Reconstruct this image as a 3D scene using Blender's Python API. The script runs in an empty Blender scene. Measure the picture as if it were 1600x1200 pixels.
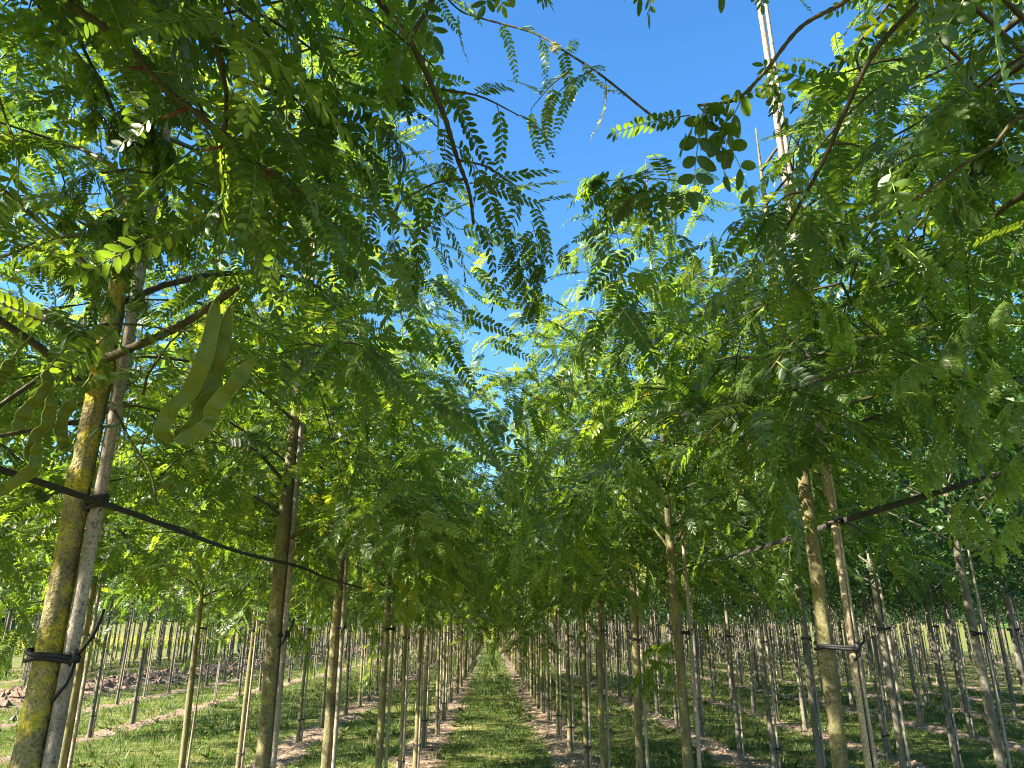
import bpy, math, random
import numpy as np
from mathutils import Vector, Matrix

# ------------------------------------------------------------------ camera, world, sun, exposure
scene = bpy.context.scene
COL = scene.collection
F, CAMH = 1127.0, 1.65
TH = math.atan(385 / 1127)
PHI = math.atan(35 * math.cos(TH) / 1127)
cam = bpy.data.cameras.new('camera')
cam.sensor_width = 36
cam.lens = 36 * F / 1600
cam.clip_start = 0.05
cam.clip_end = 3000
cam.dof.use_dof = True
cam.dof.focus_distance = 3.5
cam.dof.aperture_fstop = 40
camo = bpy.data.objects.new('camera', cam)
camo.location = (0, 0, CAMH)
camo.rotation_euler = (math.pi / 2 + TH, 0, -PHI)
COL.objects.link(camo)
scene.camera = camo

SUN_DIR = Vector((-0.80, -0.30, 0.58)).normalized()      # towards the sun
SUN_EL = math.asin(SUN_DIR.z)
SUN_ROT = math.atan2(SUN_DIR.x, SUN_DIR.y)
w = bpy.data.worlds.new('World')
scene.world = w
w.use_nodes = True
nt = w.node_tree
bg = nt.nodes['Background']
sky = nt.nodes.new('ShaderNodeTexSky')
sky.sky_type = 'NISHITA'
sky.sun_disc = False
sky.sun_elevation = SUN_EL
sky.sun_rotation = SUN_ROT
sky.altitude = 0
sky.air_density = 1.0
sky.dust_density = 0.25
sky.ozone_density = 3.0
tc = nt.nodes.new('ShaderNodeTexCoord')
mp = nt.nodes.new('ShaderNodeMapping')
mp.inputs['Scale'].default_value = (1.6, 3.2, 5.0)
mp.inputs['Rotation'].default_value = (0.3, 0.5, 0.6)
nz = nt.nodes.new('ShaderNodeTexNoise')
nz.inputs['Scale'].default_value = 1.7
nz.inputs['Detail'].default_value = 7
nz.inputs['Distortion'].default_value = 0.5
rp = nt.nodes.new('ShaderNodeValToRGB')
rp.color_ramp.elements[0].position = 0.73
rp.color_ramp.elements[1].position = 0.92
mxc = nt.nodes.new('ShaderNodeMixRGB')
mxc.inputs['Color2'].default_value = (7.5, 8.0, 8.6, 1)
mulc = nt.nodes.new('ShaderNodeMath')
mulc.operation = 'MULTIPLY'
mulc.inputs[1].default_value = 0.45
hsv = nt.nodes.new('ShaderNodeHueSaturation')
hsv.inputs['Saturation'].default_value = 1.25
nt.links.new(tc.outputs['Generated'], mp.inputs['Vector'])
nt.links.new(mp.outputs['Vector'], nz.inputs['Vector'])
nt.links.new(nz.outputs['Fac'], rp.inputs['Fac'])
nt.links.new(rp.outputs['Color'], mulc.inputs[0])
nt.links.new(mulc.outputs[0], mxc.inputs['Fac'])
nt.links.new(sky.outputs['Color'], hsv.inputs['Color'])
nt.links.new(hsv.outputs['Color'], mxc.inputs['Color1'])
nt.links.new(mxc.outputs['Color'], bg.inputs['Color'])
bg.inputs['Strength'].default_value = 0.068

sl = bpy.data.lights.new('sun', 'SUN')
sl.energy = 5.0
sl.angle = math.radians(0.53)
sl.color = (1.0, 0.91, 0.74)
so = bpy.data.objects.new('sun', sl)
so.rotation_euler = SUN_DIR.to_track_quat('Z', 'Y').to_euler()
so.location = (-20, -10, 20)
COL.objects.link(so)

vs = scene.view_settings
vs.view_transform = 'Standard'
vs.look = 'None'
vs.gamma = 1
vs.use_curve_mapping = False
vs.exposure = 2.52
cy = scene.cycles
cy.max_bounces = 5
cy.diffuse_bounces = 3
cy.glossy_bounces = 2
cy.transmission_bounces = 4
cy.use_fast_gi = False
cy.use_denoising = True
cy.denoising_prefilter = 'NONE'
cy.filter_width = 1.1
cy.caustics_reflective = False
cy.caustics_refractive = False

RNG = np.random.default_rng(7)
random.seed(7)


def unproj(u, v, zc):
    """photo pixel (1600 px wide) at camera depth zc -> world point"""
    xr = (u - 800) / F * zc
    up = (600 - v) / F * zc
    yf = zc * math.cos(TH) - up * math.sin(TH)
    dz = zc * math.sin(TH) + up * math.cos(TH)
    return np.array((xr * math.cos(PHI) + yf * math.sin(PHI), -xr * math.sin(PHI) + yf * math.cos(PHI), dz + CAMH))


def proj(p):
    x, y, z = p[..., 0], p[..., 1], p[..., 2] - CAMH
    xr = x * math.cos(PHI) - y * math.sin(PHI)
    yf = x * math.sin(PHI) + y * math.cos(PHI)
    zc = yf * math.cos(TH) + z * math.sin(TH)
    up = z * math.cos(TH) - yf * math.sin(TH)
    zs = np.where(zc > 0.05, zc, 0.05)
    return 800 + F * xr / zs, 600 - F * up / zs, zc


# ------------------------------------------------------------------ materials
def new_mat(name):
    m = bpy.data.materials.new(name)
    m.use_nodes = True
    t = m.node_tree
    t.nodes.clear()
    return m, t


def N(t, kind, **kw):
    n = t.nodes.new(kind)
    for k, v in kw.items():
        if k in n.inputs:
            n.inputs[k].default_value = v
        else:
            setattr(n, k, v)
    return n


def ramp(t, stops):
    r = t.nodes.new('ShaderNodeValToRGB')
    e = r.color_ramp.elements
    while len(e) < len(stops):
        e.new(0.5)
    for i, (p, c) in enumerate(stops):
        e[i].position = p
        e[i].color = (*c, 1)
    return r


def leaf_mat(name, cols, trans, tw=0.42, rough=0.42):
    """leaf: per-leaf 'tint' picks the leaf's own colour; thin, so light also comes through"""
    m, t = new_mat(name)
    at = N(t, 'ShaderNodeAttribute', attribute_name='tint')
    r1 = ramp(t, cols)
    r2 = ramp(t, trans)
    t.links.new(at.outputs['Fac'], r1.inputs['Fac'])
    t.links.new(at.outputs['Fac'], r2.inputs['Fac'])
    p = N(t, 'ShaderNodeBsdfPrincipled', Roughness=rough)
    p.inputs['Specular IOR Level'].default_value = 0.5
    tr = N(t, 'ShaderNodeBsdfTranslucent')
    mx = N(t, 'ShaderNodeMixShader')
    mx.inputs['Fac'].default_value = tw
    o = N(t, 'ShaderNodeOutputMaterial')
    t.links.new(r1.outputs['Color'], p.inputs['Base Color'])
    t.links.new(r2.outputs['Color'], tr.inputs['Color'])
    t.links.new(p.outputs[0], mx.inputs[1])
    t.links.new(tr.outputs[0], mx.inputs[2])
    t.links.new(mx.outputs[0], o.inputs['Surface'])
    return m


def noise_mat(name, stops, scale=(8, 8, 8), rough=0.8, detail=6, bump=0.3, bscale=60, dist=0.02, second=None, grain=0):
    m, t = new_mat(name)
    tc = N(t, 'ShaderNodeTexCoord')
    mp = N(t, 'ShaderNodeMapping')
    mp.inputs['Scale'].default_value = scale
    nz = N(t, 'ShaderNodeTexNoise', Scale=1.0, Detail=detail, Roughness=0.65)
    r = ramp(t, stops)
    p = N(t, 'ShaderNodeBsdfPrincipled', Roughness=rough)
    p.inputs['Specular IOR Level'].default_value = 0.25
    o = N(t, 'ShaderNodeOutputMaterial')
    t.links.new(tc.outputs['Object'], mp.inputs['Vector'])
    t.links.new(mp.outputs['Vector'], nz.inputs['Vector'])
    t.links.new(nz.outputs['Fac'], r.inputs['Fac'])
    colour = r.outputs['Color']
    if second:
        # patches of a second colour: (stops of mask noise, scale, colour)
        msk, sc2, c2 = second
        n2 = N(t, 'ShaderNodeTexNoise', Scale=sc2, Detail=8, Roughness=0.7)
        t.links.new(tc.outputs['Object'], n2.inputs['Vector'])
        rm = ramp(t, [(msk[0], (0, 0, 0)), (msk[1], (1, 1, 1))])
        t.links.new(n2.outputs['Fac'], rm.inputs['Fac'])
        mm = N(t, 'ShaderNodeMixRGB')
        mm.inputs['Color2'].default_value = (*c2, 1)
        t.links.new(rm.outputs['Color'], mm.inputs['Fac'])
        t.links.new(colour, mm.inputs['Color1'])
        colour = mm.outputs['Color']
    if grain:
        n4 = N(t, 'ShaderNodeTexNoise', Scale=grain, Detail=6, Roughness=.75)
        t.links.new(tc.outputs['Object'], n4.inputs['Vector'])
        r4 = ramp(t, [(.34, (.38, .36, .34)), (.5, (.95, .95, .95)), (.68, (1.35, 1.33, 1.28))])
        t.links.new(n4.outputs['Fac'], r4.inputs['Fac'])
        m4 = N(t, 'ShaderNodeMixRGB', blend_type='MULTIPLY')
        m4.inputs['Fac'].default_value = 1
        t.links.new(colour, m4.inputs['Color1'])
        t.links.new(r4.outputs['Color'], m4.inputs['Color2'])
        colour = m4.outputs['Color']
    t.links.new(colour, p.inputs['Base Color'])
    if bump:
        nb = N(t, 'ShaderNodeTexNoise', Scale=bscale, Detail=5)
        t.links.new(tc.outputs['Object'], nb.inputs['Vector'])
        bp = N(t, 'ShaderNodeBump', Strength=bump, Distance=dist)
        t.links.new(nb.outputs['Fac'], bp.inputs['Height'])
        t.links.new(bp.outputs['Normal'], p.inputs['Normal'])
    t.links.new(p.outputs[0], o.inputs['Surface'])
    return m


def plain_mat(name, c, rough=0.5):
    return noise_mat(name, [(0.3, tuple(x * .75 for x in c)), (0.7, tuple(min(1, x * 1.2) for x in c))], (20, 20, 20), rough, 3, 0.0)


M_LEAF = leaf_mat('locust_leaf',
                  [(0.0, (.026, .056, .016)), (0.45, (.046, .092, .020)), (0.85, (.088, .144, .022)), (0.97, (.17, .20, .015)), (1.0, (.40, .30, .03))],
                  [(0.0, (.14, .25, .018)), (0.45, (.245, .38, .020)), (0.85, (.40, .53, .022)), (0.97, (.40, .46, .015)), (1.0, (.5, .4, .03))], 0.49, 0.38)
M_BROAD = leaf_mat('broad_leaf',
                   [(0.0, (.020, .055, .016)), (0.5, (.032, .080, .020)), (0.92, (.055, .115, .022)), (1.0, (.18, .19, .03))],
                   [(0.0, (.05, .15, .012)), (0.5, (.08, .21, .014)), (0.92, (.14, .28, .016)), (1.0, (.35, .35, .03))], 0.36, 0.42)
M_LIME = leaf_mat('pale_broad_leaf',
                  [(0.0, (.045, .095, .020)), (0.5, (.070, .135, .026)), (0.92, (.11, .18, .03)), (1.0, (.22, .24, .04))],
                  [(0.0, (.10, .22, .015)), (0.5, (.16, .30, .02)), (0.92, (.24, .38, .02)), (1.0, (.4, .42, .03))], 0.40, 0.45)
M_GRASS = leaf_mat('grass_blade',
                   [(0.0, (.044, .084, .016)), (0.45, (.076, .122, .024)), (0.68, (.155, .172, .05)), (1.0, (.30, .255, .13))],
                   [(0.0, (.07, .15, .012)), (0.45, (.115, .20, .02)), (0.68, (.19, .21, .04)), (1.0, (.26, .22, .10))], 0.4, 0.5)
M_FLOWER = leaf_mat('field_plant',
                    [(0.0, (.10, .16, .02)), (0.4, (.20, .24, .04)), (0.6, (.34, .33, .06)), (1.0, (.46, .41, .08))],
                    [(0.0, (.15, .26, .02)), (0.4, (.30, .34, .04)), (0.6, (.40, .38, .06)), (1.0, (.5, .45, .08))], 0.4, 0.6)
M_BARK = noise_mat('locust_bark', [(0.25, (.066, .056, .032)), (0.45, (.135, .118, .060)), (0.6, (.19, .172, .080)), (0.8, (.28, .265, .14))],
                   (26, 26, 9), 0.85, 8, 0.5, 90, 0.006, second=((0.56, 0.66), 9.0, (.23, .21, .04)), grain=150)
M_MOSS = noise_mat('mossy_bark', [(0.25, (.070, .055, .030)), (0.42, (.17, .140, .070)), (0.55, (.27, .23, .11)), (0.8, (.36, .32, .18))],
                   (22, 22, 8), 0.9, 9, 1.0, 110, 0.010, second=((0.48, 0.59), 12.0, (.40, .33, .03)), grain=170)
M_BARK2 = noise_mat('grey_bark', [(0.25, (.065, .058, .042)), (0.45, (.115, .105, .078)), (0.62, (.165, .155, .118)), (0.8, (.26, .25, .20))],
                    (24, 24, 11), 0.85, 8, 0.4, 80, 0.005, second=((0.58, 0.70), 8.0, (.19, .185, .075)), grain=130)
M_TWIG = noise_mat('twig_bark', [(0.3, (.040, .032, .016)), (0.6, (.075, .064, .026)), (0.8, (.12, .11, .048))], (40, 40, 40), 0.6, 4, 0.2, 120, 0.002)
M_STEM = plain_mat('leaf_stalk', (.16, .22, .05), 0.6)
M_CANE = noise_mat('cane_stake', [(0.25, (.12, .095, .072)), (0.42, (.24, .195, .155)), (0.58, (.33, .28, .23)), (0.8, (.44, .385, .325))],
                   (30, 30, 5), 0.75, 8, 0.35, 150, 0.003, second=((0.55, 0.64), 60.0, (.085, .07, .055)), grain=190)
M_WOOD = noise_mat('split_wood', [(0.25, (.15, .115, .075)), (0.45, (.28, .225, .15)), (0.62, (.38, .31, .215)), (0.8, (.48, .42, .31))],
                   (34, 34, 4), 0.8, 8, 0.4, 120, 0.004, grain=150)
M_TIE = plain_mat('black_rubber', (.012, .012, .014), 0.55)
M_STRAP = noise_mat('webbing', [(0.3, (.030, .028, .025)), (0.7, (.055, .050, .045))], (60, 60, 60), 0.75, 3, 0.3, 300, 0.002)
M_WIRE = plain_mat('galvanised_wire', (.45, .45, .43), 0.45)
M_TWINE = plain_mat('green_twine', (.10, .22, .17), 0.7)
M_RED = plain_mat('red_paint', (.17, .075, .045), 0.8)
M_PODS = noise_mat('pod_skin', [(.3, (.080, .110, .012)), (.5, (.105, .135, .014)), (.7, (.14, .165, .018))], (28, 28, 28), .45, 7, .5, 120, .003,
                   second=((.70, .78), 38.0, (.14, .095, .020)), grain=0)
M_RIM = plain_mat('pod_rim', (.21, .23, .04), .5)
M_THORN = plain_mat('thorn', (.16, .045, .025), 0.5)


# ------------------------------------------------------------------ mesh helpers
class Geo:
    def __init__(self):
        self.v, self.f, self.mi, self.t, self.n = [], [], [], [], 0

    def add(self, v, faces, tint=0.3, mat=0):
        v = np.asarray(v, dtype=np.float32).reshape(-1, 3)
        if np.isscalar(tint):
            tint = np.full(len(v), tint, np.float32)
        for fa in faces:
            fa = np.asarray(fa, dtype=np.int64)
            if fa.size:
                self.f.append(fa + self.n)
                self.mi.append(mat)
        self.v.append(v)
        self.t.append(np.asarray(tint, np.float32))
        self.n += len(v)

    def mesh(self, name, mats, smooth=True, tint=True):
        me = bpy.data.meshes.new(name)
        V = np.concatenate(self.v) if self.v else np.zeros((0, 3), np.float32)
        me.vertices.add(len(V))
        me.vertices.foreach_set('co', V.ravel())
        loops = np.concatenate([a.ravel() for a in self.f]) if self.f else np.zeros(0, np.int64)
        tot = np.concatenate([np.full(len(a), a.shape[1]) for a in self.f]) if self.f else np.zeros(0, np.int64)
        mi = np.concatenate([np.full(len(a), k) for a, k in zip(self.f, self.mi)]) if self.f else np.zeros(0, np.int64)
        start = np.concatenate(([0], np.cumsum(tot)[:-1])) if len(tot) else tot
        me.loops.add(len(loops))
        me.loops.foreach_set('vertex_index', loops.astype(np.int32))
        me.polygons.add(len(tot))
        me.polygons.foreach_set('loop_start', start.astype(np.int32))
        me.polygons.foreach_set('loop_total', tot.astype(np.int32))
        me.polygons.foreach_set('material_index', mi.astype(np.int32))
        me.polygons.foreach_set('use_smooth', np.full(len(tot), smooth, dtype=bool))
        if tint:
            a = me.attributes.new('tint', 'FLOAT', 'POINT')
            a.data.foreach_set('value', np.concatenate(self.t))
        for m in mats:
            me.materials.append(m)
        me.update(calc_edges=True)
        return me


def norm(a):
    return a / np.maximum(np.linalg.norm(a, axis=-1, keepdims=True), 1e-9)


def spline(pts, n):
    """Catmull-Rom through pts, n samples"""
    P = np.asarray(pts, float)
    if len(P) == 2:
        return P[0] + (P[1] - P[0]) * np.linspace(0, 1, n)[:, None]
    Q = np.vstack((2 * P[0] - P[1], P, 2 * P[-1] - P[-2]))
    u = np.linspace(0, len(P) - 1 - 1e-6, n)
    i = u.astype(int)
    t = (u - i)[:, None]
    a, b, c, d = Q[i], Q[i + 1], Q[i + 2], Q[i + 3]
    return .5 * (2 * b + (c - a) * t + (2 * a - 5 * b + 4 * c - d) * t ** 2 + (3 * b - a - 3 * c + d) * t ** 3)


def tube(geo, pts, rad, sides=8, mat=0, tint=0.3, bump=None, cap=True):
    P = np.asarray(pts, float)
    n = len(P)
    R = np.broadcast_to(np.asarray(rad, float), (n,))
    T = norm(np.gradient(P, axis=0))
    ref = np.array((1., 0, 0)) if abs(T[0, 0]) < .8 else np.array((0, 1., 0))
    A = norm(ref - (T @ ref)[:, None] * T)
    B = np.cross(T, A)
    ang = np.linspace(0, 2 * math.pi, sides, endpoint=False)
    rr = R[:, None] * np.ones(sides)
    if bump is not None:
        rr = rr * bump
    V = P[:, None] + rr[..., None] * (np.cos(ang)[None, :, None] * A[:, None] + np.sin(ang)[None, :, None] * B[:, None])
    i = np.arange(n - 1)[:, None] * sides
    j = np.arange(sides)[None]
    j2 = (j + 1) % sides
    q = np.stack((i + j, i + j2, i + sides + j2, i + sides + j), -1).reshape(-1, 4)
    fs = [q]
    if cap:
        fs.append(np.arange(sides)[None, ::-1])
        fs.append((n - 1) * sides + np.arange(sides)[None])
    geo.add(V.reshape(-1, 3), fs, tint, mat)


def link(name, data, parent=None, loc=None, **props):
    o = bpy.data.objects.new(name, data)
    COL.objects.link(o)
    if parent is not None:
        o.parent = parent
    if loc is not None:
        o.location = loc
    for k, v in props.items():
        o[k] = v
    return o


# ------------------------------------------------------------------ leaves
def leaflet_shape(level):
    if level == 2:      # close: ten-point outline, two folded halves
        return [(.10, .55), (.35, 1.0), (.68, .92), (.90, .50)]
    if level == 1:
        return [(.25, .95), (.72, .85)]
    return None


def pinnate(L, pairs, ll, lw, level, droop=.25, rng=RNG, start=.12, endleaf=True, fold=.18, curl=.0):
    """a feather leaf along +X, flat in XY, hanging down -Z towards its tip.  returns verts, [face arrays], [material per array]"""
    V, F6, F4 = [], [], []
    n = 0
    ts = np.linspace(start, .97, pairs)

    def pos(t):
        return np.array((L * (t - .10 * droop * t * t), 0, -L * droop * t * t))

    def tang(t):
        return norm(np.array((1 - .2 * droop * t, 0, -2 * droop * t)))
    items = []
    for t in ts:
        size = .62 + .38 * math.sin(math.pi * min(1, .18 + .82 * t))
        for s in (-1, 1):
            items.append((t + s * .006, s, size * rng.uniform(.88, 1.1), math.radians(rng.uniform(56, 72) - 14 * t)))
    if endleaf:
        items.append((1.0, 0, .8, 0.0))
    for t, s, size, ang in items:
        p, tg = pos(t), tang(t)
        side = np.array((0, s if s else 1., 0))
        up = np.cross(tg, np.array((0, 1., 0)))
        up = up if up[2] > 0 else -up
        d = norm(tg * math.cos(ang) + (side * math.sin(ang) if s else 0) - up * rng.uniform(.0, .30) + rng.normal(0, .05, 3))
        wv = norm(np.cross(up + rng.normal(0, .16, 3), d))
        nrm = np.cross(d, wv)
        l, wd = ll * size, lw * size * .5
        b = p + d * l * .03
        if level == 0:
            V += [b, b + d * l * .5 + wv * wd, b + d * l, b + d * l * .5 - wv * wd]
            F4.append((n, n + 1, n + 2, n + 3))
            n += 4
            continue
        out = leaflet_shape(level)
        k = len(out)
        V.append(b)
        for sg in (1, -1):
            for (a, ww) in out:
                V.append(b + d * l * a + sg * wv * wd * ww + nrm * wd * ww * fold - nrm * l * curl * a * a)
        V.append(b + d * l - nrm * l * curl)
        tip = n + 2 * k + 1
        F6.append([n] + [n + 1 + i for i in range(k)] + [tip])
        F6.append([n, tip] + [n + k + k - i for i in range(k)])
        n += 2 * k + 2
    # stalk: a thin three-sided tube
    if level >= 1:
        r0 = L * .006 + .0004
        tt = np.linspace(0, 1, 5 if level == 1 else 8)
        m0 = n
        for t in tt:
            p = pos(t)
            r = r0 * (1.15 - .8 * t)
            V += [p + (0, r, 0), p + (0, -r * .5, r * .8), p + (0, -r * .5, -r * .8)]
            n += 3
        st = [(m0 + 3 * i + a, m0 + 3 * i + (a + 1) % 3, m0 + 3 * i + 3 + (a + 1) % 3, m0 + 3 * i + 3 + a) for i in range(len(tt) - 1) for a in range(3)]
    else:
        st = []
    faces = []
    if F6:
        faces.append((np.array(F6), 0))
    if F4:
        faces.append((np.array(F4), 0))
    if st:
        faces.append((np.array(st), 1))
    return np.array(V), faces


def join_tpl(list_of):
    V, G, n = [], {}, 0
    for v, fs in list_of:
        V.append(v)
        for fa, m in fs:
            G.setdefault((fa.shape[1], m), []).append(fa + n)
        n += len(v)
    return np.concatenate(V), [(np.concatenate(a), k[1]) for k, a in G.items()]


def xf(tpl, R, p, s=1.0):
    v, fs = tpl
    return (v * s) @ np.asarray(R).T + p, fs


def frame(d, up=(0, 0, 1), roll=0.0):
    x = norm(np.asarray(d, float))
    u = np.asarray(up, float)
    y = np.cross(u, x)
    if np.linalg.norm(y) < 1e-4:
        y = np.cross((0, 1., 0), x)
    y = norm(y)
    z = np.cross(x, y)
    c, s = math.cos(roll), math.sin(roll)
    return np.stack((x, y * c + z * s, z * c - y * s), 1)


def bipinnate(L, npin, pl, pairs, ll, lw, level, droop=.3, rng=RNG):
    """a twice-feathered leaf: pinnae to both sides of a stalk"""
    parts = []
    ts = np.linspace(.22, .95, npin)
    for t in ts:
        for s in (-1, 1):
            a = s * math.radians(rng.uniform(48, 66) - 22 * t)
            d = np.array((math.cos(a), math.sin(a), -rng.uniform(.15, .55) - droop * t))
            q = pinnate(pl * (1.05 - .35 * t) * rng.uniform(.85, 1.1), pairs, ll, lw, level, rng.uniform(.2, .5), rng)
            parts.append(xf(q, frame(d, roll=rng.normal(0, .25)), np.array((L * t, 0, -L * droop * t * t))))
    q = pinnate(pl * .8, pairs, ll, lw, level, .5, rng)
    parts.append(xf(q, frame((1, 0, -.5)), np.array((L, 0, -L * droop))))
    # main stalk
    g = []
    n = 0
    for t in np.linspace(0, 1, 7):
        p = np.array((L * t, 0, -L * droop * t * t))
        r = .0014 * (1.1 - .6 * t)
        g += [p + (0, r, 0), p + (0, -r * .5, r * .8), p + (0, -r * .5, -r * .8)]
        n += 3
    st = [(3 * i + a, 3 * i + (a + 1) % 3, 3 * i + 3 + (a + 1) % 3, 3 * i + 3 + a) for i in range(6) for a in range(3)]
    parts.append((np.array(g), [(np.array(st), 1)]))
    return join_tpl(parts)


def broad_leaf(l, wd, level, rng=RNG):
    """one ovate leaf along +X"""
    if level == 0:
        v = np.array([(0, 0, 0), (l * .45, wd * .5, .0), (l, 0, -l * .15), (l * .45, -wd * .5, .0)])
        return v, [(np.array([(0, 1, 2, 3)]), 0)]
    out = [(.08, .45), (.3, 1.0), (.6, .85), (.85, .4)]
    V = [np.zeros(3)]
    for s in (1, -1):
        for a, b in out:
            V.append(np.array((l * a, s * b * wd * .5, b * wd * .12 - l * .2 * a * a)))
    V.append(np.array((l, 0, -l * .2)))
    return np.array(V), [(np.array([[0, 1, 2, 3, 4, 9], [0, 9, 8, 7, 6, 5]]), 0)]


def broad_shoot(level, rng, n=8, L=.22, l=.07, wd=.045):
    """a short leafy shoot"""
    parts = []
    for i in range(n):
        t = (i + .6) / n
        a = i * 2.4 + rng.uniform(-.4, .4)
        d = np.array((rng.uniform(.25, .8), math.cos(a), math.sin(a) * .8 - .35))
        q = broad_leaf(l * rng.uniform(.7, 1.15), wd * rng.uniform(.75, 1.1), level, rng)
        parts.append(xf(q, frame(d, roll=rng.normal(0, .5)), np.array((L * t, 0, 0)) + norm(d) * .02))
    if level:
        r = .0022
        p0, p1 = np.zeros(3), np.array((L, 0, 0))
        v = np.array([p0 + (0, r, 0), p0 + (0, -r, r), p0 + (0, -r, -r), p1 + (0, r * .5, 0), p1 + (0, -r * .5, r * .5), p1 + (0, -r * .5, -r * .5)])
        parts.append((v, [(np.array([(0, 1, 4, 3), (1, 2, 5, 4), (2, 0, 3, 5)]), 1)]))
    return join_tpl(parts)


trng = np.random.default_rng(11)
LOC = {
    2: [pinnate(trng.uniform(.14, .185), int(trng.integers(11, 15)), .0255, .0100, 2, trng.uniform(.05, .42), trng) for _ in range(7)],
    1: [pinnate(trng.uniform(.15, .19), int(trng.integers(10, 13)), .028, .0108, 1, trng.uniform(.05, .42), trng) for _ in range(7)],
    0: [pinnate(trng.uniform(.17, .22), 6, .042, .021, 0, trng.uniform(.15, .6), trng, endleaf=False) for _ in range(5)],
}
BRO = {
    1: [broad_shoot(1, trng, 8) for _ in range(5)],
    0: [broad_shoot(0, trng, 6, .26, .095, .062) for _ in range(5)],
}


def place(geo, tpls, P, D, roll_sd, rng, smin=.8, smax=1.15, tint_mu=.42, tint_sd=.27, yellow=.003, up_jit=.35):
    """set one leaf at each point P, pointing along D"""
    n = len(P)
    if n == 0:
        return
    which = rng.integers(0, len(tpls), n)
    x = norm(D)
    u = np.array((0, 0, 1.)) + rng.normal(0, up_jit, (n, 3))
    y = norm(np.cross(u, x))
    z = np.cross(x, y)
    a = rng.normal(0, roll_sd, n)
    c, s = np.cos(a)[:, None], np.sin(a)[:, None]
    R = np.stack((x, y * c + z * s, z * c - y * s), 2)
    sc = rng.uniform(smin, smax, n)
    ti = np.clip(rng.normal(tint_mu, tint_sd, n), 0, .93)
    ti[rng.random(n) < yellow] = .99
    for k, (v, fs) in enumerate(tpls):
        idx = np.nonzero(which == k)[0]
        if not len(idx):
            continue
        W = np.einsum('nij,vj->nvi', R[idx], v) * sc[idx, None, None] + P[idx][:, None]
        m = len(v)
        off = (np.arange(len(idx)) * m)[:, None, None]
        base = geo.n
        geo.v.append(W.reshape(-1, 3).astype(np.float32))
        geo.t.append(np.repeat(ti[idx], m).astype(np.float32))
        geo.n += len(idx) * m
        for fa, mm in fs:
            geo.f.append((fa[None] + off).reshape(-1, fa.shape[1]) + base)
            geo.mi.append(mm)


# ------------------------------------------------------------------ tree skeletons
def env_locust(t):
    return np.interp(t, [0, .12, .3, .6, .85, 1], [.92, 1.0, .95, .72, .46, .16])


def locust_skeleton(rng, H=5.1, base=2.05, rmax=1.12, nb=36, step=.050, twigs=7):
    """returns branches [(points, radii)], leaf nodes (P, D)"""
    br, P, D = [], [], []
    az = rng.uniform(0, 6.28)
    for i in range(nb):
        t = ((i + rng.uniform(0, 1)) / nb) ** 1.45
        z0 = base + (H - base) * t * .96
        az += 2.399 + rng.normal(0, .35)
        L = rmax * env_locust(t) * rng.uniform(.75, 1.22)
        el = rng.uniform(.25, .75) + .25 * t
        n = 9
        pts = [np.array((0, 0, z0))]
        sag = rng.uniform(.8, 1.75) * (1 - .6 * t)
        a = az
        for k in range(n):
            f = k / n
            e = el - sag * f
            a += rng.normal(0, .10)
            pts.append(pts[-1] + L / n * np.array((math.cos(a) * math.cos(e), math.sin(a) * math.cos(e), math.sin(e))))
        pts = np.array(pts)
        r0 = .0092 * (1 - .45 * t) * rng.uniform(.8, 1.2)
        br.append((pts, np.linspace(r0, .0022, n + 1)))
        fine = spline(pts, max(4, int(L / step)))
        tg = norm(np.gradient(fine, axis=0))
        for q in range(int(len(fine) * .22), len(fine)):
            s = 1 if q % 2 else -1
            side = norm(np.cross(tg[q], (0, 0, 1.)))
            P.append(fine[q])
            D.append(tg[q] * .45 + s * side * rng.uniform(.5, 1.1) + np.array((0, 0, rng.normal(-.10, .35))))
        for m in range(twigs):
            f = rng.uniform(.2, .95)
            q = min(len(fine) - 1, int(f * len(fine)))
            s = rng.choice((-1, 1))
            side = norm(np.cross(tg[q], (0, 0, 1.)))
            d = norm(tg[q] * .7 + s * side * rng.uniform(.5, 1.0) + np.array((0, 0, rng.normal(.12, .3))))
            l2 = L * rng.uniform(.22, .48)
            tp = [fine[q]]
            for k in range(5):
                d = norm(d + np.array((rng.normal(0, .12), rng.normal(0, .12), -.13 + rng.normal(0, .1))))
                tp.append(tp[-1] + d * l2 / 5)
            tp = np.array(tp)
            br.append((tp, np.linspace(.0038, .0012, 6)))
            ft = spline(tp, max(3, int(l2 / step)))
            tt = norm(np.gradient(ft, axis=0))
            for q2 in range(1, len(ft)):
                s2 = 1 if q2 % 2 else -1
                sd = norm(np.cross(tt[q2], (0, 0, 1.)))
                P.append(ft[q2])
                D.append(tt[q2] * .5 + s2 * sd * rng.uniform(.4, 1.1) + np.array((0, 0, rng.normal(-.14, .35))))
            P.append(ft[-1])
            D.append(tt[-1] + np.array((0, 0, -.3)))
    return br, np.array(P), np.array(D)


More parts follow.
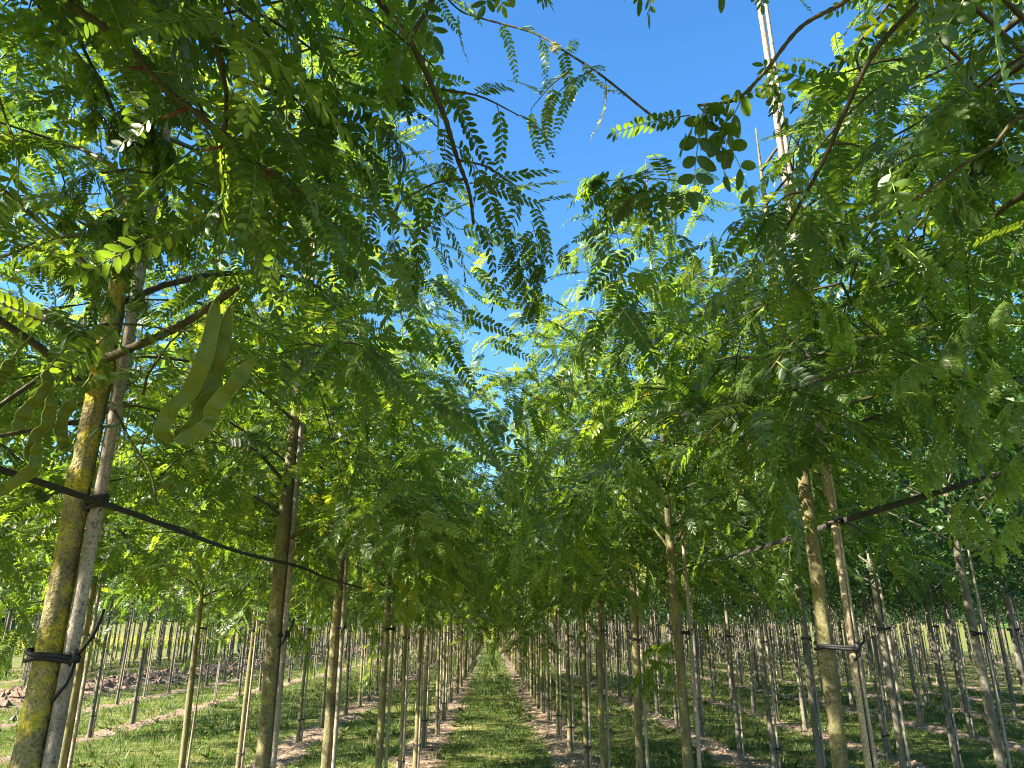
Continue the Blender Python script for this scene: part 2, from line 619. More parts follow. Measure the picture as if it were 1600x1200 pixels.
def broad_skeleton(rng, H=4.6, base=2.1, rmax=.95, nb=30, n_sh=520):
    br, P, D = [], [], []
    az = 0
    for i in range(nb):
        t = (i + rng.uniform(0, 1)) / nb
        z0 = base - .1 + (H - base) * t * .9
        az += 2.399 + rng.normal(0, .3)
        L = rmax * np.interp(t, [0, .15, .45, .8, 1], [.7, .95, 1.0, .7, .3]) * rng.uniform(.8, 1.15)
        el = rng.uniform(.3, .8) + .4 * t
        a = az
        pts = [np.array((0, 0, z0))]
        for k in range(6):
            a += rng.normal(0, .1)
            e = el - .35 * k / 6
            pts.append(pts[-1] + L / 6 * np.array((math.cos(a) * math.cos(e), math.sin(a) * math.cos(e), math.sin(e))))
        pts = np.array(pts)
        br.append((pts, np.linspace(.011, .002, 7)))
        k = int(n_sh / nb)
        for _ in range(k):
            f = rng.uniform(.15, 1.0) ** .8
            p = pts[min(6, int(f * 6.99))] + rng.normal(0, .13, 3)
            d = norm(p - np.array((0, 0, p[2] - .1))) + rng.normal(0, .5, 3)
            P.append(p)
            D.append(d)
    P = np.array(P)
    D = np.array(D)
    P[:, 2] = np.maximum(P[:, 2], base - .08 + rng.uniform(0, .2, len(P)))
    return br, P, D


def crown_mesh(name, br, P, D, tpls, mats, rng, sides=4, twig_min=0.0, leafkw=None, origin=(0, 0, 0)):
    g = Geo()
    place(g, tpls, P, D, .45, rng, **(leafkw or {}))
    for pts, rad in br:
        if rad[0] >= twig_min:
            tube(g, pts, rad, sides, mat=2, cap=False)
    return g.mesh(name, mats)


def trunk_mesh(name, rng, H, r0, sides=12, lean=.009, mat=None, rings=34, knots=4):
    z = np.concatenate((np.linspace(-.05, .12, 5), np.linspace(.2, H, rings)))
    a = rng.uniform(0, 6.28, 3)
    x = lean * (np.sin(z * 1.1 + a[0]) - math.sin(a[0])) + .4 * lean * (np.sin(z * 3.1 + a[1]) - math.sin(a[1]))
    y = lean * (np.sin(z * 1.3 + a[2]) - math.sin(a[2]))
    r = r0 * np.interp(z, [-.05, 0, .1, .5, 2.1, 3.2, H], [1.75, 1.5, 1.18, 1.04, .84, .40, .08])
    b = 1 + rng.normal(0, .018, (len(z), sides)) + .04 * np.sin(z * 6 + a[0])[:, None]
    zb = np.interp(z, np.linspace(-.1, H, 26), rng.normal(0, .05, 26))
    b += zb[:, None]
    for _ in range(knots):
        zk, ak = rng.uniform(.4, 2.4), rng.integers(0, sides)
        b += rng.uniform(.15, .34) * np.exp(-((z - zk) / .035) ** 2)[:, None] * np.exp(-(((np.arange(sides) - ak + sides / 2) % sides - sides / 2) / 1.2) ** 2)[None]
    g = Geo()
    tube(g, np.stack((x, y, z), 1), r, sides, bump=b)
    return g.mesh(name, [mat], tint=False)


def cane_mesh(name, rng, H, r, sides=9, lean=.015, bow=.012):
    zs = [-.05]
    z = 0.0
    rr = [r]
    while z < H:
        z += rng.uniform(.22, .34)
        zz = min(z, H)
        for dz, k in ((-.020, 1.0), (-.006, 1.13), (.004, .98), (.012, 1.10), (.024, .99)):
            zs.append(zz + dz)
            rr.append(r * k * (1 - .35 * zz / H))
    zs = np.array(zs)
    a = rng.uniform(0, 6.28)
    pts = np.stack((lean * zs * math.cos(a) * .5 + bow * np.sin(zs * 1.2), lean * zs * math.sin(a) * .5, zs), 1)
    g = Geo()
    tube(g, pts, np.array(rr), sides)
    return g.mesh(name, [M_CANE], tint=False)


def tie_mesh(name, rng, gap, r1, r2, wide=.016, tail=.07, side=1):
    """a rubber band round trunk (at the origin) and stake (at +x gap), with two loose tails"""
    g = Geo()
    for dz in (-.007, .006):
        pts = []
        d1 = math.acos(min(1, max(-1, (r1 - r2) / gap)))
        for k in range(13):
            q = d1 + (2 * math.pi - 2 * d1) * k / 12
            pts.append((math.cos(q) * r1, math.sin(q) * r1, dz + .004 * math.sin(q * 2 + dz * 300)))
        for k in range(13):
            q = -d1 + 2 * d1 * k / 12
            pts.append((gap + math.cos(q) * r2, math.sin(q) * r2, dz * .6 - .003))
        pts.append(pts[0])
        tube(g, np.array(pts), .0055, 5)
    if tail:
        p = np.array((gap + r2, -r2 * .6, 0))
        for d in ((.35, -.3, .9), (-.35, -.4, -1.1)):
            q = p + norm(np.array(d) + rng.normal(0, .15, 3)) * tail * rng.uniform(.8, 1.3)
            tube(g, spline([p, (p + q) / 2 + (0.012, -.008, 0), q], 6), .0042, 5)
        tube(g, np.array([p + (-.008, 0, -.012), p + (.004, -.004, 0), p + (-.006, 0, .012)]), .009, 6)
    return g.mesh(name, [M_TIE], tint=False)

# ------------------------------------------------------------------ layout of the rows
ROWX = {'L1': -.90, 'L2': -2.92, 'L3': -6.5, 'L4': -8.75, 'L5': -14.0, 'L6': -16.2, 'L7': -18.4, 'L8': -20.6, 'L9': -22.8,
        'R1': 1.12, 'R2': 3.34, 'R3': 5.48, 'R4': 7.85, 'R5': 10.1, 'R6': 12.3, 'R7': 14.5, 'R8': 16.7, 'R9': 18.9, 'R10': 21.1, 'R11': 23.3, 'R12': 25.5, 'R13': 27.7, 'R14': 29.9, 'R15': 32.1, 'R16': 34.3}
ROWNAME = {'L1': 'row just left of the grass path', 'L2': 'second row left of the grass path', 'L3': 'third row left of the grass path',
           'L4': 'fourth row left of the grass path', 'L5': 'row just past the brown soil strip', 'L6': 'second row past the brown soil strip',
           'R1': 'row just right of the grass path', 'R2': 'second row right of the grass path', 'R3': 'third row right of the grass path',
           'R4': 'fourth row right of the grass path', 'R5': 'fifth row right of the grass path', 'R6': 'sixth row right of the grass path',
           'R7': 'seventh row right of the grass path', 'R8': 'eighth row right of the grass path', 'R9': 'ninth row right of the grass path',
           'R10': 'tenth row right of the grass path', 'L7': 'far rows at left before the yellow field', 'L8': 'far rows at left before the yellow field', 'L9': 'far rows at left before the yellow field'}
for k in range(11, 17):
    ROWNAME[f'R{k}'] = 'outermost rows far right of the grass path'
SPECIES = {k: 'locust' if k in ('L1', 'L2', 'R1') else 'broad' for k in ROWX}
YEND = 104.0


def fill(ys, step, rng, y1=YEND):
    ys = list(ys)
    while ys[-1] < y1:
        ys.append(ys[-1] + step + rng.normal(0, .07))
    return ys


lr = np.random.default_rng(5)
ROWY = {
    'L1': fill([.2, 1.63, 3.32, 4.66, 6.41, 8.36, 9.95, 11.7, 13.5, 15.32, 17.21, 18.9, 20.96], 1.36, lr),
    'R1': fill([1.05, 2.55, 4.44, 5.94, 7.65, 9.23, 11.02, 12.97, 14.86], 1.4, lr),
    'L2': fill([.3, 1.9, 3.6, 5.7, 7.65, 9.37, 10.9, 12.52, 14.14, 16.04, 17.68], 1.4, lr),
    'R2': fill([3.4, 5.05, 6.45, 7.98, 9.3, 10.6, 12.54, 13.87, 15.63], 1.4, lr),
    'L3': fill([4.4, 6.1, 7.7, 9.4, 11.2, 13.19, 14.6, 17.12, 18.83], 1.7, lr),
    'L4': fill([8.0], 1.5, lr), 'L5': fill([12.0], 1.5, lr), 'L6': fill([14.0], 1.5, lr), 'L7': fill([18.], 1.5, lr), 'L8': fill([20.], 1.5, lr), 'L9': fill([22.], 1.5, lr),
    'R3': fill([5.1], 1.4, lr), 'R4': fill([7.0], 1.4, lr), 'R5': fill([9.2], 1.4, lr), 'R6': fill([11.5], 1.4, lr),
    'R7': fill([13.5], 1.4, lr), 'R8': fill([16.0], 1.4, lr), 'R9': fill([18.], 1.4, lr), 'R10': fill([20.], 1.4, lr)}
for k in range(11, 17):
    ROWY[f'R{k}'] = fill([k * 1.6 + 4], 1.7, lr)


# ------------------------------------------------------------------ ground
def vnoise(x, y, s, seed=0):
    """smooth value noise"""
    x = np.asarray(x, float) * s + 1000
    y = np.asarray(y, float) * s + 1000
    xi, yi = np.floor(x).astype(np.int64), np.floor(y).astype(np.int64)
    fx, fy = x - xi, y - yi
    fx, fy = fx * fx * (3 - 2 * fx), fy * fy * (3 - 2 * fy)

    def hh(a, b):
        n = (a * 374761393 + b * 668265263 + seed * 974711) & 0x7fffffff
        n = ((n ^ (n >> 13)) * 1274126177) & 0x7fffffff
        return ((n ^ (n >> 16)) & 0xffff) / 65535.0
    return (hh(xi, yi) * (1 - fx) + hh(xi + 1, yi) * fx) * (1 - fy) + (hh(xi, yi + 1) * (1 - fx) + hh(xi + 1, yi + 1) * fx) * fy


RX = np.array([ROWX[k] for k in ROWX])


RW = np.array([0 if k in ('L1', 'L2', 'R1') else .10 for k in ROWX])


def soil_amount(x, y):
    """1 on bare earth, 0 on grass"""
    d = np.min(np.abs(np.asarray(x)[..., None] - RX) + RW, -1)
    wob = (vnoise(x, y, 1.6, 1) - .5) * .30 + (vnoise(x, y, 5, 2) - .5) * .22
    s = np.clip((.38 + wob - d) / .16, 0, 1)
    band = np.clip(1 - np.abs(np.asarray(x) + 11.6) / 1.7 + wob, 0, 1) * 2
    inside = (np.asarray(y) < YEND + 2)
    return np.clip(np.maximum(s, band), 0, 1) * inside


def ground_z(x, y):
    s = soil_amount(x, y)
    z = .012 * s + s * (vnoise(x, y, 3.3, 3) - .4) * .07 + s * (vnoise(x, y, 9, 4) - .5) * .035
    z += (vnoise(x, y, .9, 5) - .5) * .05
    band = np.clip(1 - np.abs(np.asarray(x) + 11.6) / 1.9, 0, 1)
    z += np.clip((np.asarray(y) - 112) * .055, 0, 4.4)
    z += band * (vnoise(x, y, 2.2, 6) * .22 + vnoise(x, y, 6, 7) * .08)
    return z


xs = np.unique(np.concatenate((np.linspace(-600, -40, 15), np.linspace(-40, -17, 40), np.arange(-17, 12, .11), np.arange(12, 24, .3), np.linspace(24, 60, 20), np.linspace(60, 600, 12))))
ys = np.unique(np.concatenate((np.linspace(-200, -4, 12), np.arange(-4, 6, .5), np.arange(6, 30, .13), np.arange(30, 60, .4), np.arange(60, 112, 1.2), np.linspace(112, 200, 30), np.linspace(210, 1500, 20))))
GX, GY = np.meshgrid(xs, ys)
g = Geo()
nx, ny = len(xs), len(ys)
i, j = np.meshgrid(np.arange(nx - 1), np.arange(ny - 1))
a = (j * nx + i).ravel()
g.add(np.stack((GX, GY, ground_z(GX, GY)), -1).reshape(-1, 3), [np.stack((a, a + 1, a + nx + 1, a + nx), 1)], tint=soil_amount(GX, GY).ravel())
mg, t = new_mat('ground')
at = N(t, 'ShaderNodeAttribute', attribute_name='tint')
tcn = N(t, 'ShaderNodeTexCoord')
n1 = N(t, 'ShaderNodeTexNoise', Scale=14.0, Detail=9, Roughness=.7)
n2 = N(t, 'ShaderNodeTexNoise', Scale=2.2, Detail=8, Roughness=.7)
n3 = N(t, 'ShaderNodeTexNoise', Scale=70.0, Detail=6, Roughness=.7)
for n_ in (n1, n2, n3):
    t.links.new(tcn.outputs['Object'], n_.inputs['Vector'])
rs = ramp(t, [(.28, (.10, .070, .048)), (.45, (.20, .145, .102)), (.58, (.29, .22, .16)), (.75, (.44, .35, .265))])
rg = ramp(t, [(.30, (.050, .075, .016)), (.46, (.085, .112, .024)), (.57, (.16, .155, .05)), (.70, (.28, .235, .11))])
t.links.new(n3.outputs['Fac'], rs.inputs['Fac'])
t.links.new(n2.outputs['Fac'], rg.inputs['Fac'])
ad = N(t, 'ShaderNodeMath', operation='MULTIPLY_ADD')
ad.inputs[1].default_value = 0.9
ad.inputs[2].default_value = -.45
t.links.new(n1.outputs['Fac'], ad.inputs[0])
sm = N(t, 'ShaderNodeMath', operation='ADD', use_clamp=True)
t.links.new(at.outputs['Fac'], sm.inputs[0])
t.links.new(ad.outputs[0], sm.inputs[1])
rm = ramp(t, [(.38, (0, 0, 0)), (.62, (1, 1, 1))])
t.links.new(sm.outputs[0], rm.inputs['Fac'])
mm = N(t, 'ShaderNodeMixRGB')
t.links.new(rm.outputs['Color'], mm.inputs['Fac'])
t.links.new(rg.outputs['Color'], mm.inputs['Color1'])
t.links.new(rs.outputs['Color'], mm.inputs['Color2'])
pb = N(t, 'ShaderNodeBsdfPrincipled', Roughness=.95)
pb.inputs['Specular IOR Level'].default_value = .1
bp = N(t, 'ShaderNodeBump', Strength=.7, Distance=.03)
t.links.new(n3.outputs['Fac'], bp.inputs['Height'])
t.links.new(bp.outputs['Normal'], pb.inputs['Normal'])
t.links.new(mm.outputs['Color'], pb.inputs['Base Color'])
oo = N(t, 'ShaderNodeOutputMaterial')
t.links.new(pb.outputs[0], oo.inputs['Surface'])
link('ground', g.mesh('ground', [mg]), kind='structure')

# grass blades
gr = np.random.default_rng(21)


def scatter(x0, x1, y0, y1, dens):
    n = int((x1 - x0) * (y1 - y0) * dens)
    return gr.uniform(x0, x1, n), gr.uniform(y0, y1, n)


def blades(x, y, hh, ww, tint):
    n = len(x)
    z = ground_z(x, y) - .01
    a = gr.uniform(0, 6.28, n)
    lean = gr.normal(0, .45, (n, 2)) * hh[:, None]
    dx, dy = np.cos(a) * ww, np.sin(a) * ww
    b = np.stack((x, y, z), 1)
    e = np.stack((dx, dy, 0 * dx), 1)
    mid = b + np.stack((lean[:, 0] * .35, lean[:, 1] * .35, hh * .6), 1)
    tip = b + np.stack((lean[:, 0], lean[:, 1], hh), 1)
    V = np.stack((b - e, b + e, mid + e * .7, tip, mid - e * .7), 1).reshape(-1, 3)
    f = np.arange(n)[:, None] * 5 + np.arange(5)[None]
    return V, f, np.repeat(tint, 5)


g = Geo()
for (x0, x1, y0, y1, dens, hs, ws) in ((-9, 9, 7.6, 14, 760, .058, .0035), (-13, 14, 14, 26, 220, .07, .006), (-22, 22, 26, 50, 46, .085, .012), (-24, 24, 50, 112, 9, .10, .03)):
    x, y = scatter(x0, x1, y0, y1, dens)
    s = soil_amount(x, y)
    patch = vnoise(x, y, .7, 8) * .6 + vnoise(x, y, 2.6, 9) * .4
    keep = (gr.random(len(x)) > s * 1.05 - .03 * (s < .9)) & (gr.random(len(x)) < .45 + .9 * patch)
    keep &= (np.abs(x - .1) < y * .82 + .6)
    x, y, patch = x[keep], y[keep], patch[keep]
    hh = hs * gr.uniform(.35, 1.5, len(x)) * (.55 + patch)
    V, f, ti = blades(x, y, hh, ws * gr.uniform(.6, 1.4, len(x)), np.clip(.75 - patch * .75 + gr.normal(0, .17, len(x)), 0, 1))
    g.add(V, [f], tint=ti)
# rank clumps at the edges of the strips and under the trees
cx, cyy = scatter(-9, 11, 8, 30, 1.6)
s = soil_amount(cx, cyy)
k = (s < .75)
cx, cyy = cx[k], cyy[k]
for q in range(len(cx)):
    n = int(gr.integers(8, 26))
    rr = gr.uniform(.03, .10)
    x, y = cx[q] + gr.normal(0, rr, n), cyy[q] + gr.normal(0, rr, n)
    V, f, ti = blades(x, y, gr.uniform(.06, .19, n), gr.uniform(.004, .008, n), np.clip(gr.normal(.25 + .5 * (q % 5 == 0), .1, n), 0, 1))
    g.add(V, [f], tint=ti)
link('grass', g.mesh('grass', [M_GRASS]), kind='stuff', label='short mown grass on the paths between the tree rows', category='grass')

# flat-leaved weeds in the grass
g = Geo()
x, y = scatter(-8, 11, 8, 24, 2.4)
k = (soil_amount(x, y) < .9) & (vnoise(x, y, .5, 12) > .5)
x, y = x[k], y[k]
P = np.stack((x, y, ground_z(x, y)), 1)
wt = []
for _ in range(4):
    parts = []
    for q in range(9):
        aa = q * 2.4
        parts.append(xf(broad_leaf(trng.uniform(.07, .15), trng.uniform(.025, .05), 1, trng), frame((math.cos(aa), math.sin(aa), trng.uniform(.3, 1.3))), np.zeros(3)))
    wt.append(join_tpl(parts))
for q in range(len(P)):
    v, fs = wt[q % 4]
    an = gr.uniform(0, 6.28)
    R = np.array([[math.cos(an), -math.sin(an), 0], [math.sin(an), math.cos(an), 0], [0, 0, 1]])
    g.add((v * gr.uniform(.6, 1.3)) @ R.T + P[q], [fa for fa, m in fs], tint=float(np.clip(gr.normal(.5, .2), 0, .8)))
link('weeds', g.mesh('weeds', [M_GRASS]), kind='stuff', label='leafy green weeds growing in the grass between the rows', category='weeds')

# clods and litter on the bare earth
M_CLOD = noise_mat('clod', [(.3, (.11, .072, .05)), (.5, (.20, .135, .095)), (.75, (.32, .235, .175))], (9, 9, 9), .95, 7, .6, 50, .01)
M_CHIP = leaf_mat('litter', [(0, (.16, .10, .06)), (.5, (.34, .24, .16)), (1, (.52, .42, .31))], [(0, (.1, .08, .04)), (.5, (.1, .08, .04)), (1, (.1, .08, .04))], .05, .9)
g = Geo()
octv = np.array([(1, 0, 0), (-1, 0, 0), (0, 1, 0), (0, -1, 0), (0, 0, 1), (0, 0, -1)], float)
octf = np.array([(0, 2, 4), (2, 1, 4), (1, 3, 4), (3, 0, 4), (2, 0, 5), (1, 2, 5), (3, 1, 5), (0, 3, 5)])
n = 4200
x = gr.normal(-11.6, 1.0, n)
y = gr.uniform(13, 70, n)
for q in range(n):
    sz = gr.uniform(.02, .11) * gr.choice((.6, 1, 1.3))
    v = octv * gr.uniform(.5, 1.2, (6, 3)) * sz + gr.normal(0, sz * .15, (6, 3))
    an = gr.uniform(0, 6.28)
    v[:, :2] = v[:, :2] @ np.array([[math.cos(an), -math.sin(an)], [math.sin(an), math.cos(an)]])
    g.add(v + (x[q], y[q], ground_z(x[q], y[q]) + sz * .2), [octf])
link('soil_clods', g.mesh('soil_clods', [M_CLOD], smooth=False), kind='stuff', label='reddish brown clods on the ploughed strip at left', category='soil')
g = Geo()
n = 26000
rx = gr.choice([ROWX[k] for k in ('L1', 'L2', 'L3', 'R1', 'R2', 'R3')], n)
x = rx + gr.normal(0, .2, n)
y = 8 + 22 * gr.random(n) ** 1.5
z = ground_z(x, y)
l = gr.uniform(.006, .028, n)
wd = l * gr.uniform(.12, .45, n)
an = gr.uniform(0, 6.28, n)
tl = gr.normal(0, .35, n)
e1 = np.stack((np.cos(an) * l, np.sin(an) * l, tl * l), 1)
e2 = np.stack((-np.sin(an) * wd, np.cos(an) * wd, gr.normal(0, .3, n) * wd), 1)
b = np.stack((x, y, z + .006), 1)
g.add(np.stack((b - e1 - e2, b + e1 - e2, b + e1 + e2, b - e1 + e2), 1).reshape(-1, 3), [np.arange(4 * n).reshape(n, 4)], tint=np.repeat(gr.random(n), 4))
link('litter', g.mesh('litter', [M_CHIP], smooth=False), kind='stuff', label='dry straw and chips on the bare strips under the trees', category='litter')

# yellow flowering field beyond the ends of the rows and on the far left
g = Geo()
fx, fy = scatter(-40, 40, 116, 190, 7)
lx, ly = scatter(-75, -31, 44, 116, 6)
x, y = np.concatenate((fx, lx)), np.concatenate((fy, ly))
n = len(x)
hh = gr.uniform(.35, .9, n)
V, f, ti = blades(x, y, hh, gr.uniform(.03, .07, n), gr.uniform(0, .42, n))
g.add(V, [f], tint=ti)
m = n * 2
k = gr.integers(0, n, m)
p = np.stack((x[k] + gr.normal(0, .1, m), y[k] + gr.normal(0, .1, m), ground_z(x[k], y[k]) + hh[k] * gr.uniform(.7, 1.1, m)), 1)
e1 = gr.normal(0, .055, (m, 3))
e2 = gr.normal(0, .055, (m, 3))
g.add(np.stack((p - e1, p + e2, p + e1, p - e2), 1).reshape(-1, 3), [np.arange(4 * m).reshape(m, 4)], tint=np.repeat(gr.uniform(.55, 1, m), 4))
link('flower_field', g.mesh('flower_field', [M_FLOWER]), kind='stuff', label='sunlit yellow flowering field beyond the ends of the rows', category='field')

# far wood behind the field
g = Geo()
n = 34000
sarc = gr.uniform(-1, 1, n)
x = np.where(np.abs(sarc) < .5, sarc * 2 * 110, np.sign(sarc) * (110 + gr.normal(0, 5, n)))
yy = np.where(np.abs(sarc) < .5, 210 + gr.normal(0, 6, n), 210 - (np.abs(sarc) - .5) * 2 * 190)
top = 9 + 5 * vnoise(x, yy, .05, 3) + 3 * vnoise(x, yy, .2, 4)
p = np.stack((x, yy, ground_z(x, yy) + top * gr.random(n) ** .7), 1)
e1 = gr.normal(0, .85, (n, 3))
e2 = gr.normal(0, .85, (n, 3))
g.add(np.stack((p - e1, p + e2, p + e1, p - e2), 1).reshape(-1, 3), [np.arange(4 * n).reshape(n, 4)], tint=np.repeat(np.clip(gr.normal(.4, .2, n), 0, .9), 4))
link('far_wood', g.mesh('far_wood', [M_LIME]), kind='stuff', label='green wood far behind the yellow field', category='wood')

# ------------------------------------------------------------------ trees: kinds and variants
MATS_L = [M_LEAF, M_STEM, M_TWIG]
MATS_B = [M_BROAD, M_STEM, M_BARK2]
MATS_P = [M_LIME, M_STEM, M_BARK2]
cr = np.random.default_rng(3)


def locust_crown(name, rng, lod, cull=None, origin=(0, 0, 0), **kw):
    kw = dict(dict(H=rng.uniform(4.8, 5.3), base=rng.uniform(1.85, 2.1), rmax=rng.uniform(1.2, 1.42)), **kw)
    if lod == 0:
        kw['step'] = .085
        kw['base'], kw['rmax'] = rng.uniform(2.25, 2.4), rng.uniform(.74, .84)
    br, P, D = locust_skeleton(rng, **kw)
    if cull is not None:
        k = cull(P + np.asarray(origin), D)
        P, D = P[k], D[k]
        br = [b for b in br if cull.twig(b[0] + np.asarray(origin))]
    if cull is None:
        k = rng.random(len(P)) < (.66, .60, .82)[lod]
        if lod < 2:
            k &= ~((P[:, 2] < 2.2) & (np.hypot(P[:, 0], P[:, 1]) > .65))
        P, D = P[k], D[k]
    return crown_mesh(name, br, P, D, LOC[lod], MATS_L, rng, 5 if lod == 2 else 3, twig_min=(0, .003, .008)[2 - lod], leafkw=dict(smin=.92, smax=1.4) if lod else None)


def broad_crown(name, rng, lod, mats):
    br, P, D = broad_skeleton(rng, H=rng.uniform(4.3, 4.9), base=rng.uniform(2.05, 2.2), rmax=rng.uniform(.9, 1.1), n_sh=(640 if mats is MATS_B else 460) if lod else 300)
    return crown_mesh(name, br, P, D, BRO[lod], mats, rng, 4 if lod else 3, leafkw=dict(tint_mu=.42, yellow=.008, up_jit=.5, smin=.75, smax=1.2))


CROWN = {('locust', 2): [locust_crown('locust_crown', cr, 2) for _ in range(4)],
         ('locust', 1): [locust_crown('locust_crown', cr, 1) for _ in range(4)],
         ('locust', 0): [locust_crown('locust_crown', cr, 0) for _ in range(3)],
         ('broad', 1): [broad_crown('broad_crown', cr, 1, MATS_B) for _ in range(4)],
         ('broad', 0): [broad_crown('broad_crown', cr, 0, MATS_B) for _ in range(3)],
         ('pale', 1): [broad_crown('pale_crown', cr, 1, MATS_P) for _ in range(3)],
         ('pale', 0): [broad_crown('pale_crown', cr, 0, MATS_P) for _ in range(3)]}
TRUNK = {('locust', 1): [trunk_mesh('locust_trunk', cr, 4.9, cr.uniform(.0245, .031), 12, mat=M_BARK) for _ in range(6)],
         ('locust', 0): [trunk_mesh('locust_trunk', cr, 4.9, cr.uniform(.0245, .031), 6, mat=M_BARK, rings=9) for _ in range(3)],
         ('broad', 1): [trunk_mesh('broad_trunk', cr, 4.3, cr.uniform(.026, .034), 12, mat=M_BARK2) for _ in range(5)],
         ('broad', 0): [trunk_mesh('broad_trunk', cr, 4.3, cr.uniform(.026, .034), 6, mat=M_BARK2, rings=9) for _ in range(3)]}
CANE = {1: [cane_mesh('cane', cr, h_, .0138, 9) for h_ in (4.1, 4.4, 3.8, 2.35, 2.5)],
        0: [cane_mesh('cane', cr, h_, .0138, 5) for h_ in (4.1, 2.4)]}
GAP = .049
TIE = {1: [tie_mesh('tie', cr, GAP, .031, .0155, tail=.05 * k_) for k_ in (.8, 1.1, 1.5)], 0: [tie_mesh('tie', cr, GAP, .031, .0155, tail=0)]}

ORD = ['first', 'second', 'third', 'fourth', 'fifth', 'sixth', 'seventh', 'eighth', 'ninth', 'tenth', 'eleventh', 'twelfth']

# where the photograph shows open sky between the crowns
SKY = np.array([(672, -40), (1345, -40), (1260, 110), (1225, 200), (1190, 265), (1080, 262), (1000, 250), (905, 268), (860, 255), (830, 300), (760, 270), (722, 190), (700, 110)], float)
THIN = np.array([(560, 330), (640, 200), (700, 100), (740, 190), (900, 250), (1200, 250), (1150, 400), (1030, 440), (960, 440), (900, 540), (830, 640), (770, 780), (710, 780), (620, 600), (560, 470)], float)


def inpoly(u, v, P):
    c = np.zeros(len(u), bool)
    for k in range(len(P)):
        x1, y1 = P[k]
        x2, y2 = P[k - 1]
        c ^= ((y1 > v) != (y2 > v)) & (u < (x2 - x1) * (v - y1) / (y2 - y1 + 1e-9) + x1)
    return c


class Cull:
    """prune the near crowns: nothing against the lens, an open gap over the path"""
    def __init__(self, rng, near=.75, sky=.02, thin=.42, all_=.78, low=1.85):
        self.low = low
        self.r, self.near, self.sky, self.thin, self.all = rng, near, sky, thin, all_

    def __call__(self, W, D):
        tip = W + norm(D) * .13
        u, v, zc = proj(W)
        seen = (zc > .1) & (u > -60) & (u < 1660) & (v > -60)
        keep = np.where(seen, np.interp(W[:, 2], [2.2, 2.9, 3.4], [min(1, self.all * 1.7), self.all * 1.35, self.all]), .85)  # leaves out of view left denser, to throw shade on nearby sprays
        k = self.r.random(len(W)) < keep
        ut, vt, zt = proj(tip)
        k &= ~((ut > 225) & (ut < 420) & (vt > 455) & (vt < 720) & (zt < 1.35) & (zt > 0))
        k &= ~((u > 225) & (u < 420) & (v > 455) & (v < 720) & (zc < 1.35) & (zc > 0))
        for uu, vv, zz in ((u, v, zc), (ut, vt, zt)):
            line = 812 - (uu - 1290) * .30
            k &= ~((uu > 1040) & (uu < 1490) & (np.abs(vv - line) < 45) & (zz < 2.7) & (zz > 0) & (self.r.random(len(W)) < .8))
            line = 795 + (uu - 130) * .296
            k &= ~((uu > 150) & (uu < 560) & (np.abs(vv - line) < 32) & (zz < 3.9) & (zz > 0) & (self.r.random(len(W)) < .75))
            k &= ~((uu > 400) & (uu < 485) & (vv > 620) & (vv < 960) & (zz < 3.1) & (zz > 0) & (self.r.random(len(W)) < .8))
        k &= ~(seen & (tip[:, 2] < self.low))
        for q in (W, tip):
            d = np.linalg.norm(q - np.array((0, 0, CAMH)), axis=1)
            k &= d > self.near
            u, v, zc = proj(q)
            front = zc > .1
            r = self.r.random(len(W))
            k &= ~(front & inpoly(u, v, SKY) & (r > self.sky))
            k &= ~(front & inpoly(u, v, THIN) & (r > self.thin))
        return k

    def twig(self, pts):
        u, v, zc = proj(pts)
        d = np.linalg.norm(pts - np.array((0, 0, CAMH)), axis=1)
        if (d < 1.15).any():
            return False
        if (inpoly(u, v, THIN) & (zc > .1)).mean() > .15:
            return False
        seen = (zc > .1) & (zc < 2.6) & (u > 250) & (u < 1500) & (v > 0) & (v < 1000)
        low = (pts[:, 2] < 2.0) & (zc > .1) & (u > -60) & (u < 1660)
        if low.any():
            return False
        if len(pts) > 7 and seen.mean() > .5 and self.r.random() < .6:
            return False
        return (inpoly(u, v, SKY) & (zc > .1)).mean() < .2


TREES = []


def add_tree(row, idx, y):
    sp = SPECIES[row]
    x = ROWX[row] + lr.normal(0, .025)
    if row in ('L1', 'R1') and idx == 1:
        x = {'L1': -.925, 'R1': 1.125}[row]
    TREES.append(dict(row=row, idx=idx, x=x, y=y, sp=sp, d=math.hypot(x, y)))


for row in ROWX:
    for idx, y in enumerate(ROWY[row]):
        add_tree(row, idx, y)
for tr in TREES:
    u, v, zc = proj(np.array((tr['x'], tr['y'], 2.2)))
    tr['vis'] = bool(zc > .3 and -140 < u < 1740) or tr['d'] < 6.5
loc = [t_ for t_ in TREES if t_['sp'] == 'locust' and t_['vis']]
bro = sorted([t_ for t_ in TREES if t_['sp'] == 'broad' and t_['vis']], key=lambda t_: t_['d'])
single, rest = loc + bro[:290], bro[290:]
stake_single = {id(t_) for t_ in sorted(single, key=lambda t_: t_['d'])[:290]}

